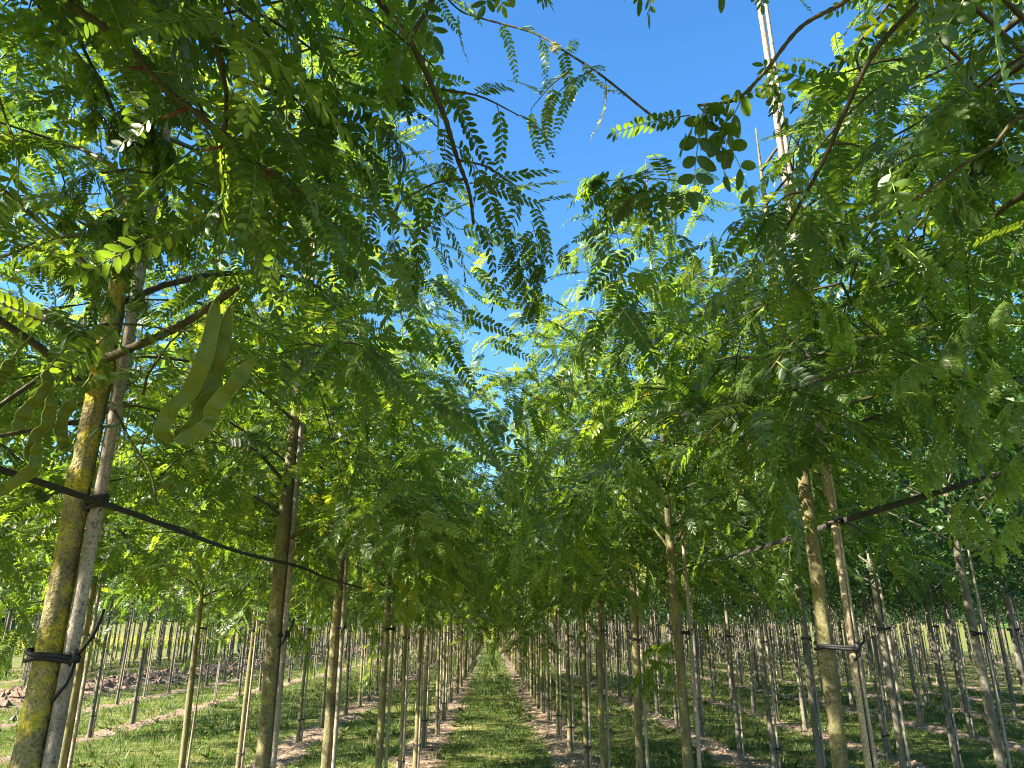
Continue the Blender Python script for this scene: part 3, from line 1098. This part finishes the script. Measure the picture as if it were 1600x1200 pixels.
HERO = {}
hr = np.random.default_rng(17)
far_stakes = Geo()
for tr in single:
    row, idx, x, y, d, sp = (tr[k] for k in ('row', 'idx', 'x', 'y', 'd', 'sp'))
    near_row = idx < 12 and d < 30
    rn = ROWNAME[row]
    kindname = 'honey locust' if sp == 'locust' else 'broadleaf tree'
    if near_row:
        label = f'{ORD[idx]} {kindname} in the {rn}'
        slabel = f'cane stake at {ORD[idx]} tree of the {rn}'
    else:
        label = f'distant young {kindname} along the {rn}'
        slabel = f'distant cane stake farther along the {rn}'
    nm = 'honey_locust_tree' if sp == 'locust' else 'broadleaf_tree'
    root = link(nm, None, loc=(x, y, float(ground_z(np.array(x), np.array(y))) - .01), label=label, category='tree',
                group=f'{"honey locusts" if sp == "locust" else "broad-leaved trees"} in the {rn}')
    root.empty_display_size = .2
    hero = (row == 'L1' and idx < 4) or (row == 'R1' and idx < 3)
    if hero:
        HERO[(row, idx)] = root
        root['tr'] = 0
        del root['tr']
        origin = np.array(root.location)
        cull = Cull(hr)
        if (row, idx) in (('L1', 0), ('R1', 0)):
            cull.all = .5 if row == 'L1' else .42
            cull.near = .7
            cull.low = 2.2
            cm = locust_crown('crown', hr, 2, cull, origin, base=2.35, rmax=1.1)
        elif (row, idx) == ('R1', 1):
            cm = locust_crown('crown', hr, 2, cull, origin, base=2.2, rmax=1.25, H=4.5, nb=40)
        else:
            cm = locust_crown('crown', hr, 2, cull, origin, nb=38)
        link('crown', cm, root)
        if (row, idx) == ('L1', 1):
            tm = trunk_mesh('trunk', np.random.default_rng(4), 3.9, .0305, 28, .003, M_MOSS, 120, 14)
        elif (row, idx) == ('R1', 1):
            tm = trunk_mesh('trunk', np.random.default_rng(9), 3.7, .0265, 24, .005, M_BARK, 100, 12)
        else:
            tm = trunk_mesh('trunk', hr, 4.9, 0.0335 if idx == 2 and row == 'L1' else .029, 20, .009, M_BARK, 70, 8)
        link('trunk', tm, root)
    else:
        lod = (2 if d < 10 else 1 if d < 28 else 0) if sp == 'locust' else (1 if d < 22 else 0)
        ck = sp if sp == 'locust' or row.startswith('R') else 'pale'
        cm = CROWN[(ck, lod)]
        tm = TRUNK[(sp, 1 if d < 22 else 0)]
        c = link('crown', cm[int(lr.integers(0, len(cm)))], root)
        link('trunk', tm[int(lr.integers(0, len(tm)))], root)
        root.rotation_euler = (lr.normal(0, .006), lr.normal(0, .006), lr.uniform(0, 6.28))
        s = lr.uniform(.93, 1.06)
        root.scale = (s, s, lr.uniform(.95, 1.04))
    # its stake
    if hero and idx == 1:
        continue
    al = lr.normal(-.25, .35)
    sx, sy = x + GAP * math.cos(al), y + GAP * math.sin(al)
    sz = float(ground_z(np.array(sx), np.array(sy)))
    if id(tr) in stake_single:
        ms = CANE[1 if d < 22 else 0]
        wch = int(lr.integers(0, len(ms)))
        if sp == 'broad' and d < 22:
            wch = 3 + wch % 2
        st = link('cane_stake', ms[wch], loc=(sx, sy, sz), label=slabel, category='stake', group=f'cane stakes in the {rn}')
        st.rotation_euler = (0, 0, al)
        if d < 26:
            tm = TIE[1 if d < 14 else 0]
            for zt in (1.62 + lr.normal(0, .05), .32 + lr.normal(0, .05)):
                q = link('tie', tm[int(lr.integers(0, len(tm)))], st, loc=(-GAP, 0, zt))
                q.rotation_euler = (lr.normal(0, .06), lr.normal(0, .06), 0)
    else:
        tube(far_stakes, np.array([(sx, sy, 0), (sx, sy, 2.4 if sp == 'broad' else 4.6)]), .0165, 4)
link('far_stakes', far_stakes.mesh('far_stakes', [M_CANE], tint=False), kind='stuff', label='countless thin cane stakes among the farthest tree rows', category='stakes')

# the farthest broad-leaved trees, too many to part: one mass
g = Geo()
fr = np.random.default_rng(8)
for tr in rest:
    n = 190 if tr['d'] < 60 else 110
    q = fr.normal(0, 1, (n, 3))
    q = norm(q) * fr.random((n, 1)) ** .4 * np.array((1.0, 1.0, 1.25)) * fr.uniform(.85, 1.1)
    p = q + np.array((tr['x'], tr['y'], 3.35))
    e1 = norm(fr.normal(0, 1, (n, 3))) * .15
    e2 = norm(fr.normal(0, 1, (n, 3))) * .11
    g.add(np.stack((p - e1, p + e2, p + e1, p - e2), 1).reshape(-1, 3), [np.arange(4 * n).reshape(n, 4)], tint=np.repeat(np.clip(fr.normal(.42, .2, n), 0, .9), 4))
    tube(g, np.array([(tr['x'], tr['y'], 0), (tr['x'] + fr.normal(0, .02), tr['y'], 2.6)]), (.042, .034), 5, mat=1, cap=False)
    tube(g, np.array([(tr['x'] + .06, tr['y'], 0), (tr['x'] + .06, tr['y'], 2.4)]), .016, 4, mat=2, cap=False)
link('tree_rows', g.mesh('tree_rows', [M_BROAD, M_BARK2, M_CANE]), kind='stuff', label='mass of staked broad-leaved trees in the farthest nursery rows', category='trees')

# ------------------------------------------------------------------ the two near stakes, their ties, the straps
LT = HERO[('L1', 1)]
RT = HERO[('R1', 1)]
LT['label'] = 'nearest honey locust at left, thick mossy trunk with green seed pods hanging beside it'
RT['label'] = 'nearest honey locust at right, swollen olive trunk tied to a split wooden stake'
HERO[('L1', 0)]['label'] = 'honey locust beside the camera at left, its twigs hanging into the top of the view'
HERO[('R1', 0)]['label'] = 'honey locust beside the camera at right, its dark twigs crossing the open sky'
lx, ly, rx_, ry = LT.location.x, LT.location.y, RT.location.x, RT.location.y
st = link('wooden_stake', cane_mesh('wooden_stake', np.random.default_rng(2), 4.7, .0165, 16, .0, .004), loc=(lx + .047, ly + .004, 0),
          label='thick beige stake tied against the mossy trunk at left', category='stake')
al = math.atan2(.004, .047)
ti = link('tie', tie_mesh('tie', np.random.default_rng(1), .048, .0315, .0185, tail=.085), st, loc=(-.047, -.004, 1.60))
ti.rotation_euler = (0, .05, al)
# lashings near the top where a thinner pole is spliced on
g = Geo()
a = np.linspace(0, 12 * math.pi, 90)
tube(g, np.stack((np.cos(a) * .0148, np.sin(a) * .0148, 2.96 + .0045 * a + .004 * np.sin(a)), 1), .002, 4)
link('lashing', g.mesh('lashing', [M_WIRE], tint=False), st)
g = Geo()
a = np.linspace(0, 2 * math.pi, 16)
tube(g, np.stack((np.cos(a) * .0168, np.sin(a) * .0168, 2.10 + .006 * np.sin(a)), 1), .003, 4, cap=False)
for d in ((-.02, -.014, .03), (-.022, -.012, -.03), (-.012, -.016, -.035)):
    tube(g, np.array([(-.017, -.006, 2.10), (-.017 + d[0], -.008 + d[1], 2.10 + d[2])]), .0026, 4)
link('twine', g.mesh('twine', [M_TWINE], tint=False), st)

# right: split timber in two halves with a dark crack between
def split_half(sign, rng, H):
    g = Geo()
    zs = np.linspace(-.05, H, 60)
    r = .0165 * (1 - .12 * zs / H)
    ang = np.linspace(-math.pi / 2, math.pi / 2, 9)
    off = .0035 + .003 * np.sin(zs * 2.1) * (zs < 2.2)
    V = []
    for zz, rr, o in zip(zs, r, off):
        w_ = .006 * math.sin(zz * 1.4)
        for q in ang:
            k = rr * (1 + rng.normal(0, .02))
            V.append((sign * (math.cos(q) * k * .92 + o) + w_, math.sin(q) * k, zz))
    n = len(zs)
    i, j = np.meshgrid(np.arange(n - 1), np.arange(9), indexing='ij')
    j2 = (j + 1) % 9
    q = np.stack((i * 9 + j, i * 9 + j2, (i + 1) * 9 + j2, (i + 1) * 9 + j), -1).reshape(-1, 4)
    if sign < 0:
        q = q[:, ::-1]
    g.add(V, [q, np.arange(9)[None], (n - 1) * 9 + np.arange(9)[None]])
    return g


sr = np.random.default_rng(6)
st2 = link('split_stake', None, loc=(rx_ + .070, ry - .055, 0), label='split wooden stake with a dark crack beside the nearest right trunk', category='stake')
link('half_pole', split_half(-1, sr, 2.25).mesh('half_pole', [M_WOOD], tint=False), st2)
link('half_pole', split_half(1, sr, 2.25).mesh('half_pole', [M_WOOD], tint=False), st2)
g = Geo()
zs = np.linspace(-.05, 2.2, 12)
tube(g, np.stack((.006 * np.sin(zs * 1.4), 0 * zs + .004, zs), 1), .008, 6)  # black tube in the gap, standing in for the crack's shade
link('crack_shade', g.mesh('crack_shade', [M_TIE], tint=False), st2)
pole = link('upper_pole', cane_mesh('upper_pole', sr, 2.75, .0160, 10, .0, .006), st2, loc=(0.0, 0.012, 2.15))
thin = link('splice_cane', cane_mesh('splice_cane', sr, 1.6, .011, 8, 0, .003), st2, loc=(.024, .0, 3.2))
for za in (2.75, 3.02, 3.62, 3.95):
    g = Geo()
    a = np.linspace(0, 6 * math.pi, 40)
    tube(g, np.stack((.006 + np.cos(a) * .023, .006 + np.sin(a) * .019, za + .0012 * a), 1), .0026, 4)
    link('lashing', g.mesh('lashing', [M_TIE], tint=False), st2)
for za, n_ in ((3.72, 5), (3.30, 3)):
    g = Geo()
    a = np.linspace(0, 2 * n_ * math.pi, 14 * n_)
    tube(g, np.stack((.006 + np.cos(a) * .0225, .006 + np.sin(a) * .0185, za + .0022 * a + .01 * np.sin(a)), 1), .0016, 4)
    link('wire_lashing', g.mesh('wire_lashing', [M_WIRE], tint=False), st2)
ti = link('tie', tie_mesh('tie', np.random.default_rng(3), .089, .028, .020, tail=.05), st2, loc=(-.070, .055, 1.60))
ti.rotation_euler = (0, .02, math.atan2(-.055, .070))

def strap(name, pts, label, width=.030, tw0=.3, twist=1.2):
    P = spline(pts, 90)
    T = norm(np.gradient(P, axis=0))
    A = norm(np.cross(T, (0, 0, 1.)))
    B = np.cross(A, T)
    s = np.linspace(0, 1, 90)
    th = tw0 + twist * np.sin(s * 9)
    wv = (np.cos(th)[:, None] * B + np.sin(th)[:, None] * A) * width * .5
    nv = np.cross(T, norm(wv)) * .0012
    V = np.stack((P - wv - nv, P + wv - nv, P + wv + nv, P - wv + nv), 1).reshape(-1, 3)
    i = np.arange(89)[:, None] * 4
    q = np.concatenate([np.stack((i[:, 0] + a, i[:, 0] + (a + 1) % 4, i[:, 0] + 4 + (a + 1) % 4, i[:, 0] + 4 + a), 1) for a in range(4)])
    g = Geo()
    g.add(V, [q, np.array([[3, 2, 1, 0]]), np.array([[356, 357, 358, 359]])])
    return g


zl, zr = 1.915, 2.01
g = strap('s', [(lx + .07, -1.2, zl), (lx + .072, .5, zl - .004), (lx + .072, ly - .04, zl), (lx + .07, 2.5, zl - .012), (lx + .085, 3.30, zl), (lx + .07, 4.0, zl - .006), (lx + .075, 4.98, zl)], '', .013, .25, .7)
for (kx, ky) in ((lx + .047, ly + .004),):
    for dz in (-.006, .006, .014):
        a = np.linspace(0, 2 * math.pi, 18)
        tube(g, np.stack((kx + np.cos(a) * .019, ky + np.sin(a) * .019, zl + dz + .006 * np.cos(a)), 1), .005, 5, cap=False)
link('guy_strap', g.mesh('guy_strap', [M_STRAP], tint=False), label='dark webbing strap running stake to stake along the left row', category='strap')
sx2, sy2 = rx_ + .070, ry - .055
g = strap('s', [(sx2 + .02, -.4, zr + .01), (sx2 + .03, 1.0, zr), (sx2 + .025, 1.6, zr - .004), (sx2 + .027, sy2, zr), (sx2 - .01, 3.4, zr - .016), (sx2 + .0, 4.42, zr), (sx2 + .01, 5.3, zr - .004)], '', .021, .9, .8)
for dz in (-.005, .006):
    a = np.linspace(0, 2 * math.pi, 18)
    tube(g, np.stack((sx2 + np.cos(a) * .022, sy2 + np.sin(a) * .022, zr + dz + 0 * a), 1), .005, 5, cap=False)
tube(g, spline([(sx2 + .026, sy2, zr), (sx2 + .07, sy2 + .02, zr - .01), (sx2 + .13, sy2 + .05, zr - .035)], 6), .004, 5)
link('guy_strap', g.mesh('guy_strap', [M_STRAP], tint=False), label='dark webbing strap running stake to stake along the right row', category='strap')
# wire along the third row on the left
g = Geo()
tube(g, np.array([(ROWX['L3'] + .06, 7.5, 1.88), (ROWX['L3'] + .06, 14, 1.87), (ROWX['L3'] + .06, 30, 1.88)]), .006, 5)
link('row_wire', g.mesh('row_wire', [M_WIRE], tint=False), label='pale wire strung level along the third row of trunks on the left', category='wire')


# ------------------------------------------------------------------ hand-set branches, fronds and pods near the camera
xr = np.random.default_rng(23)


def U(p):
    return unproj(*p)


def local(V, root):
    return V - np.array(root.location)


def branch(root, pts, r0, r1, leaves=None, side=None, thorns=0, lead=None, label=None):
    """a limb through photo points (u, v, depth); leaves = spec for the spray along it"""
    W = [U(p) for p in pts]
    if lead is not None:
        W = [np.asarray(q, float) for q in lead] + W
    fine = spline(W, 14 * len(W))
    g = Geo()
    rad = np.linspace(r0, r1, len(fine)) * (1 + .12 * np.sin(np.arange(len(fine)) * 1.7))
    tube(g, local(fine, root), rad, 8)
    tg = norm(np.gradient(fine, axis=0))
    th = Geo()
    for k in range(thorns):
        q = int(len(fine) * (.45 + .5 * k / max(1, thorns)))
        sd = norm(np.cross(tg[q], np.array((0, 1., 0))))
        d = norm(-sd * .9 * (1 if k % 2 else .8) + tg[q] * -.4)
        if d[2] > 0:
            d = -d
        a = fine[q]
        tube(th, local(np.array([a, a + d * .02, a + d * .045]), root), (.0032, .0022, .0004), 6)
    P, D = [], []
    for (u, v, zc, du, dv, n) in (side or ()):
        a, b = U((u, v, zc)), U((u + du, v + dv, zc * 1.0))
        tp = spline([a, (a + b) / 2 + (0, 0, .012), b], 8)
        tube(g, local(tp, root), np.linspace(.0024, .001, 8), 5)
        tt = norm(np.gradient(tp, axis=0))
        for m in range(n):
            f = (m + .7) / n
            q = min(7, int(f * 8))
            s = 1 if m % 2 else -1
            sdv = norm(np.cross(tt[q], (0, 0, 1.)))
            P.append(tp[q])
            D.append(tt[q] * .5 + s * sdv * .8 + np.array((0, 0, xr.normal(-.35, .35))))
    bo = link('branch', g.mesh('branch', [M_TWIG], tint=False), root)
    if thorns:
        link('thorn', th.mesh('thorn', [M_THORN], tint=False), bo)
    if leaves:
        t0, t1, n, tpls, kw = leaves
        for m in range(n):
            q = int(len(fine) * (t0 + (t1 - t0) * (m + .5) / n))
            q = min(q, len(fine) - 1)
            s = 1 if m % 2 else -1
            sdv = norm(np.cross(tg[q], (0, 0, 1.)))
            P.append(fine[q])
            D.append(tg[q] * .4 + s * sdv * xr.uniform(.5, 1.1) + np.array((0, 0, xr.normal(-.3, .35))))
    if P:
        g2 = Geo()
        P, D = np.array(P), np.array(D)
        k = np.linalg.norm(P - np.array((0, 0, CAMH)), axis=1) > .5
        place(g2, leaves[3] if leaves else HL, P[k] - np.array(root.location), D[k], .4, xr, **(leaves[4] if leaves else {}))
        link('leaves', g2.mesh('leaves', [M_LEAF, M_STEM, M_TWIG]), bo)
    return bo


def frond(geo, root, a, b, tpl, tint=.4, roll=0.0, up=(0, 0, 1)):
    """one leaf from photo point a to photo point b; the template is scaled to reach"""
    A, B = U(a), U(b)
    v, fs = tpl
    L = v[:, 0].max()
    tipz = v[np.argmax(v[:, 0]), 2]
    d = B - A
    s = np.linalg.norm(d) / math.hypot(L, tipz)
    # turn so that the drooped tip points at B
    R = frame(d, up, roll)
    ang = math.atan2(-tipz, L)
    c, sn = math.cos(ang), math.sin(ang)
    v2 = v.copy()
    v2[:, 0] = c * v[:, 0] - sn * v[:, 2]
    v2[:, 2] = sn * v[:, 0] + c * v[:, 2]
    w_ = (v2 * s) @ R.T + A
    base = geo.n
    geo.v.append(local(w_, root).astype(np.float32))
    geo.t.append(np.full(len(w_), tint, np.float32))
    geo.n += len(w_)
    for fa, m in fs:
        geo.f.append(fa + base)
        geo.mi.append(m)


HL = [pinnate(.15, 12, .024, .0100, 2, q, xr) for q in (.15, .3, .5, .7)]
HBIG = [pinnate(.13, 5, .034, .019, 2, q, xr) for q in (.2, .4, .6)]
HBI = [bipinnate(.14, 4, .105, 10, .021, .0092, 2, .25, xr) for _ in range(3)]
L0, R0 = HERO[('L1', 0)], HERO[('R1', 0)]
kw = dict(tint_mu=.35, tint_sd=.15, yellow=.0)
# dark limb dropping in from the top centre
branch(L0, [(560, -60, 1.15), (592, 0, 1.15), (640, 62, 1.15), (690, 170, 1.18), (712, 240, 1.2), (733, 300, 1.25), (740, 350, 1.3)], .0070, .0028,
       (.62, 1, 6, HL, dict(smin=.75, smax=.95, **kw)), [(690, 140, 1.18, 120, 40, 4), (715, 250, 1.2, 90, 40, 2), (725, 280, 1.24, -90, 30, 3)],
       lead=[(-.88, .22, 2.55), (-.6, .5, 2.75)])
branch(L0, [(690, -50, 1.16), (668, 15, 1.15), (641, 58, 1.15)], .0042, .004)
# left thorny limb
branch(L0, [(60, -60, .95), (110, 5, .95), (190, 62, .95), (255, 135, .98), (322, 188, 1.0), (385, 245, 1.03), (445, 285, 1.08), (490, 330, 1.15)], .0062, .0030,
       (.3, 1, 16, HL, dict(smin=.75, smax=1.0, **kw)), [(330, 195, 1.0, 60, 60, 4), (390, 250, 1.04, -30, 70, 4), (440, 285, 1.08, 70, 60, 4)], thorns=4, lead=[(-.87, .25, 2.35)])
branch(L0, [(250, -30, 1.5), (290, 5, 1.5), (350, 30, 1.5), (430, 46, 1.5), (532, 60, 1.5), (600, 88, 1.5)], .0042, .0015,
       (.2, 1, 10, HL, dict(smin=.8, smax=1.0, tint_mu=.6)))
# right limbs crossing the open sky
branch(R0, [(1500, -60, 1.0), (1442, 0, 1.0), (1370, 76, 1.0), (1322, 170, 1.02), (1292, 240, 1.05), (1255, 310, 1.1), (1215, 380, 1.15)], .0044, .0028,
       (.72, 1, 6, HL, dict(smin=.7, smax=.95, **kw)), [(1300, 225, 1.03, 75, 25, 3), (1262, 300, 1.1, -60, 30, 4)], lead=[(1.10, 1.06, 2.62)])
branch(R0, [(1420, -70, .85), (1325, 0, .85), (1252, 42, .85), (1195, 112, .86), (1150, 155, .88), (1090, 165, .9)], .0034, .0018,
       None, None, lead=[(1.10, 1.05, 2.5)])
branch(R0, [(1640, 190, .9), (1545, 232, .9), (1472, 282, .92), (1402, 332, .95)], .0030, .0018,
       (.2, 1, 5, HBIG, dict(smin=.6, smax=.85, **kw)), [(1480, 245, .9, -90, 20, 3)], lead=[(1.1, 1.0, 2.25)])
branch(R0, [(1680, 60, 1.0), (1580, 100, 1.0), (1500, 160, 1.02), (1440, 215, 1.05)], .0034, .0016,
       (.1, 1, 11, HBI + HL, dict(smin=.7, smax=.95, tint_mu=.45)), lead=[(1.1, 1.02, 2.5)])
# thin sunlit twig from the left tree reaching over the path; sunshine painted in by paler leaves
L2_ = HERO[('L1', 2)]
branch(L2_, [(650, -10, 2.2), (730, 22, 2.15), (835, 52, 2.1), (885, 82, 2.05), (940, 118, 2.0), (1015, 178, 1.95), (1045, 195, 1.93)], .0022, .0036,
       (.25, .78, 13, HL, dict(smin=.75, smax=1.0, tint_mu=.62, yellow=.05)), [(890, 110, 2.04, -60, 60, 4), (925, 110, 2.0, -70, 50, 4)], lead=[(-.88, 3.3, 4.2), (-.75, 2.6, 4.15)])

# single fronds: (owner, from, to, template, tint, roll); tint also paints in sun and shade
FR = {k: Geo() for k in ('L1', 'L2', 'R0', 'R1', 'R2', 'L0')}
OWN = {'L0': L0, 'R0': R0, 'L1': LT, 'R1': RT, 'L2': L2_, 'R2': HERO[('R1', 2)]}


def fr(o, a, b, tpl, tint=.35, roll=None):
    frond(FR[o], OWN[o], a, b, tpl, tint, xr.normal(0, .3) if roll is None else roll)


P1, P2, P3 = HL[0], HL[1], HL[2]
fr('R0', (1078, 180, .92), (948, 216, .88), P1, .25, .35)
for a, b in (((1150, 150), (1095, 235)), ((1190, 120), (1230, 205)), ((1110, 165), (1060, 250)), ((1170, 135), (1140, 300)), ((1195, 118), (1205, 185)), ((1130, 160), (1135, 240)), ((1160, 150), (1245, 150)), ((1090, 165), (1175, 330)), ((1100, 170), (1085, 330))):
    fr('R0', (*a, .88), (*b, .86), HBIG[int(xr.integers(0, 3))], .2)  # low tint paints these leaves as shaded silhouettes
fr('R0', (1075, 285, 1.0), (885, 330, .95), HBI[0], .3, .25)
fr('R0', (1100, 310, 1.02), (930, 365, .95), HBI[1], .35, -.1)
fr('R0', (1240, 335, 1.1), (1120, 395, 1.05), HBI[2], .4, .1)
fr('R0', (1250, 330, 1.1), (1330, 400, 1.05), HBI[0], .4)
fr('R0', (1290, 370, 1.1), (1272, 470, 1.05), P2, .5)
fr('R0', (1350, 350, 1.1), (1385, 450, 1.05), P3, .5)
fr('R0', (1180, 425, 1.2), (1105, 520, 1.15), HBI[1], .75)  # high tint paints sun onto this frond and its neighbours below
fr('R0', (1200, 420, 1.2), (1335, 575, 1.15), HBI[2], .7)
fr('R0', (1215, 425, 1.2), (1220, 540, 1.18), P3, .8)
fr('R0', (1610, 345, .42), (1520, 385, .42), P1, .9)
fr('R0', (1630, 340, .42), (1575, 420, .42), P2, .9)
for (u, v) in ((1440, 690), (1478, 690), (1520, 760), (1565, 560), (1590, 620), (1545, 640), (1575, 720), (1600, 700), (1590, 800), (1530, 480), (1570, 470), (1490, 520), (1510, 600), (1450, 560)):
    fr('R0', (u, v, 1.35), (u + xr.normal(-12, 14), v + xr.uniform(75, 110), 1.3), [P2, P3, HBI[0], HBI[2]][int(xr.integers(0, 4))], float(xr.uniform(.55, .9)))  # pale tint stands for sun on the hanging leaves
for q_ in range(26):
    u, v = xr.uniform(1190, 1310), xr.uniform(290, 480) if q_ < 12 else xr.uniform(480, 690)
    fr('R1', (u, v, 2.0), (u + xr.normal(0, 40), v + xr.uniform(50, 85), 1.95), [P1, P2, P3, HBI[0], HBI[1]][int(xr.integers(0, 5))], float(xr.uniform(.35, .8)))
for (u, v) in ((770, 310), (830, 345), (790, 370), (690, 350), (640, 370), (815, 395)):
    fr('L0', (u, v, 1.3), (u + xr.normal(18, 16), v + xr.uniform(85, 125), 1.28), [P2, P3, HBI[0], HBI[1]][int(xr.integers(0, 4))], float(xr.uniform(.3, .6)))
fr('L0', (740, 290, 1.3), (880, 270, 1.25), P1, .3)
fr('L0', (735, 285, 1.3), (855, 330, 1.25), P1, .3)
fr('L0', (595, 385, 1.0), (655, 520, .98), P2, .35, 1.2)
fr('L0', (20, 420, .9), (28, 535, .88), P2, .8)
fr('L0', (62, 415, .9), (80, 500, .88), P3, .6)
for q_ in range(64):
    u, v = (xr.uniform(10, 620), xr.uniform(150, 470)) if q_ < 28 else (xr.uniform(90, 290), xr.uniform(60, 450))
    if 200 < u < 430 and v > 360:
        continue
    fr('L0', (u, v, 1.25), (u + xr.normal(20, 45), v + xr.uniform(50, 110), 1.22), [P1, P2, P3, HBI[0], HBI[2]][int(xr.integers(0, 5))], float(xr.uniform(.25, .6)))
for q_ in range(26):
    u, v = xr.uniform(95, 240), xr.uniform(230, 500)
    fr('L1', (u, v, 1.45), (u + xr.normal(10, 45), v + xr.uniform(30, 85), 1.40), [P1, P2, P3, HBI[0], HBI[2]][int(xr.integers(0, 5))], float(xr.uniform(.2, .6)))
# low sprout on the third right-hand trunk, sunlight painted in as pale tint
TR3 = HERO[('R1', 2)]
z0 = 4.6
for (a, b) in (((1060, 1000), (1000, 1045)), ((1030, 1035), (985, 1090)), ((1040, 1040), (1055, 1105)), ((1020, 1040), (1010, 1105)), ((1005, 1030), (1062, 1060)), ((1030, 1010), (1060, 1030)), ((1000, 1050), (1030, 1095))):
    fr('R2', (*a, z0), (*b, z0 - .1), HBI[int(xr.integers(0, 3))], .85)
for k, g_ in FR.items():
    if g_.n:
        link('leaf_spray', g_.mesh('leaf_spray', [M_LEAF, M_STEM, M_TWIG]), OWN[k])

# limbs of the near left tree
branch(LT, [(165, 560, 1.55), (195, 548, 1.5), (270, 515, 1.42), (330, 478, 1.36), (372, 448, 1.35)], .010, .006)
branch(LT, [(118, 660, 1.5), (100, 662, 1.45), (50, 672, 1.4), (-20, 685, 1.35)], .006, .004)
branch(LT, [(140, 545, 1.5), (110, 556, 1.42), (60, 592, 1.35), (-10, 640, 1.28)], .006, .004)
branch(LT, [(178, 640, 1.5), (205, 690, 1.45), (235, 740, 1.42), (245, 790, 1.4)], .0032, .0015)


def pod(root, pts, width, zc, twist, bend=0.0, seed=0):
    r = np.random.default_rng(seed)
    W = [U((u, v, zc + dz)) for u, v, dz in pts]
    n = 44
    P = spline(W, n)
    T = norm(np.gradient(P, axis=0))
    view = norm(P - np.array((0, 0, CAMH)))
    A = norm(np.cross(T, view))
    B = np.cross(A, T)
    s = np.linspace(0, 1, n)
    ang = twist[0] + (twist[1] - twist[0]) * s
    wv = np.cos(ang)[:, None] * A + np.sin(ang)[:, None] * B
    nv = np.cross(T, wv)
    prof = np.clip(np.minimum(s / .10, (1 - s) / .07), .08, 1) ** .6 * (1 + .06 * np.sin(s * 31 + seed))
    hw = width * .5 * prof
    th = .0013 * prof * (1 + 1.1 * np.maximum(0, np.sin(s * 62 + seed)))
    hw = hw * (1 + .10 * np.sin(s * 17 + 2 * seed))
    nv0 = nv * (.004 * np.sin(s * 23 + seed))[:, None]
    P = P + nv0
    m = 12
    V = []
    for k in range(m):
        a = 2 * math.pi * k / m
        ca, sa = math.cos(a), math.sin(a)
        V.append(P + wv * (hw * ca)[:, None] + nv * (th * sa + .0012 * hw / width * 2 * (abs(ca) > .95))[:, None])
    V = np.stack(V, 1)
    i, j = np.meshgrid(np.arange(n - 1), np.arange(m), indexing='ij')
    q = np.stack((i * m + j, i * m + (j + 1) % m, (i + 1) * m + (j + 1) % m, (i + 1) * m + j), -1).reshape(-1, 4)
    g = Geo()
    g.add(local(V.reshape(-1, 3), root), [q, np.arange(m)[None, ::-1], (n - 1) * m + np.arange(m)[None]], tint=float(r.uniform(.2, .8)))
    tube(g, local(spline([W[0] + np.array((.01, .02, .05)), W[0] + np.array((.004, .006, .02)), W[0]], 6), root), .0018, 5, tint=.2)
    for sg in (1, -1):
        tube(g, local(P + wv * (hw * sg)[:, None], root), .0011, 5, mat=1, cap=False)
    link('seed_pod', g.mesh('seed_pod', [M_PODS, M_RIM]), root)


ZP = 1.05
pod(LT, [(338, 470, .02), (325, 540, 0), (300, 605, 0), (268, 640, 0), (254, 668, 0), (266, 692, .02)], .021, ZP, (.1, -.5), seed=1)
pod(LT, [(360, 480, .05), (343, 550, .03), (330, 610, .03), (305, 655, .03), (276, 688, .03)], .021, ZP, (-.2, .7), seed=2)
pod(LT, [(398, 562, .03), (362, 604, .01), (335, 636, .01), (322, 668, 0), (275, 690, 0)], .020, ZP, (.3, -.3), seed=3)
pod(LT, [(325, 560, .06), (312, 610, .06), (308, 650, .06)], .018, ZP, (.9, .6), seed=4)
for k, (pts, tw) in enumerate([([(75, 578, 0), (70, 612, 0), (42, 640, 0), (24, 672, 0)], (.5, -.2)), ([(80, 615, 0), (76, 655, 0), (52, 690, 0), (44, 720, 0)], (.2, .6)),
                               ([(118, 622, .05), (97, 655, .05), (98, 690, .05), (108, 705, .05)], (0, .4)), ([(58, 690, 0), (52, 730, 0), (10, 762, 0), (-15, 768, 0)], (.3, -.3)),
                               ([(20, 560, 0), (4, 590, 0), (-14, 610, 0)], (.3, .3))]):
    pod(LT, pts, .018, 1.2, tw, seed=10 + k)
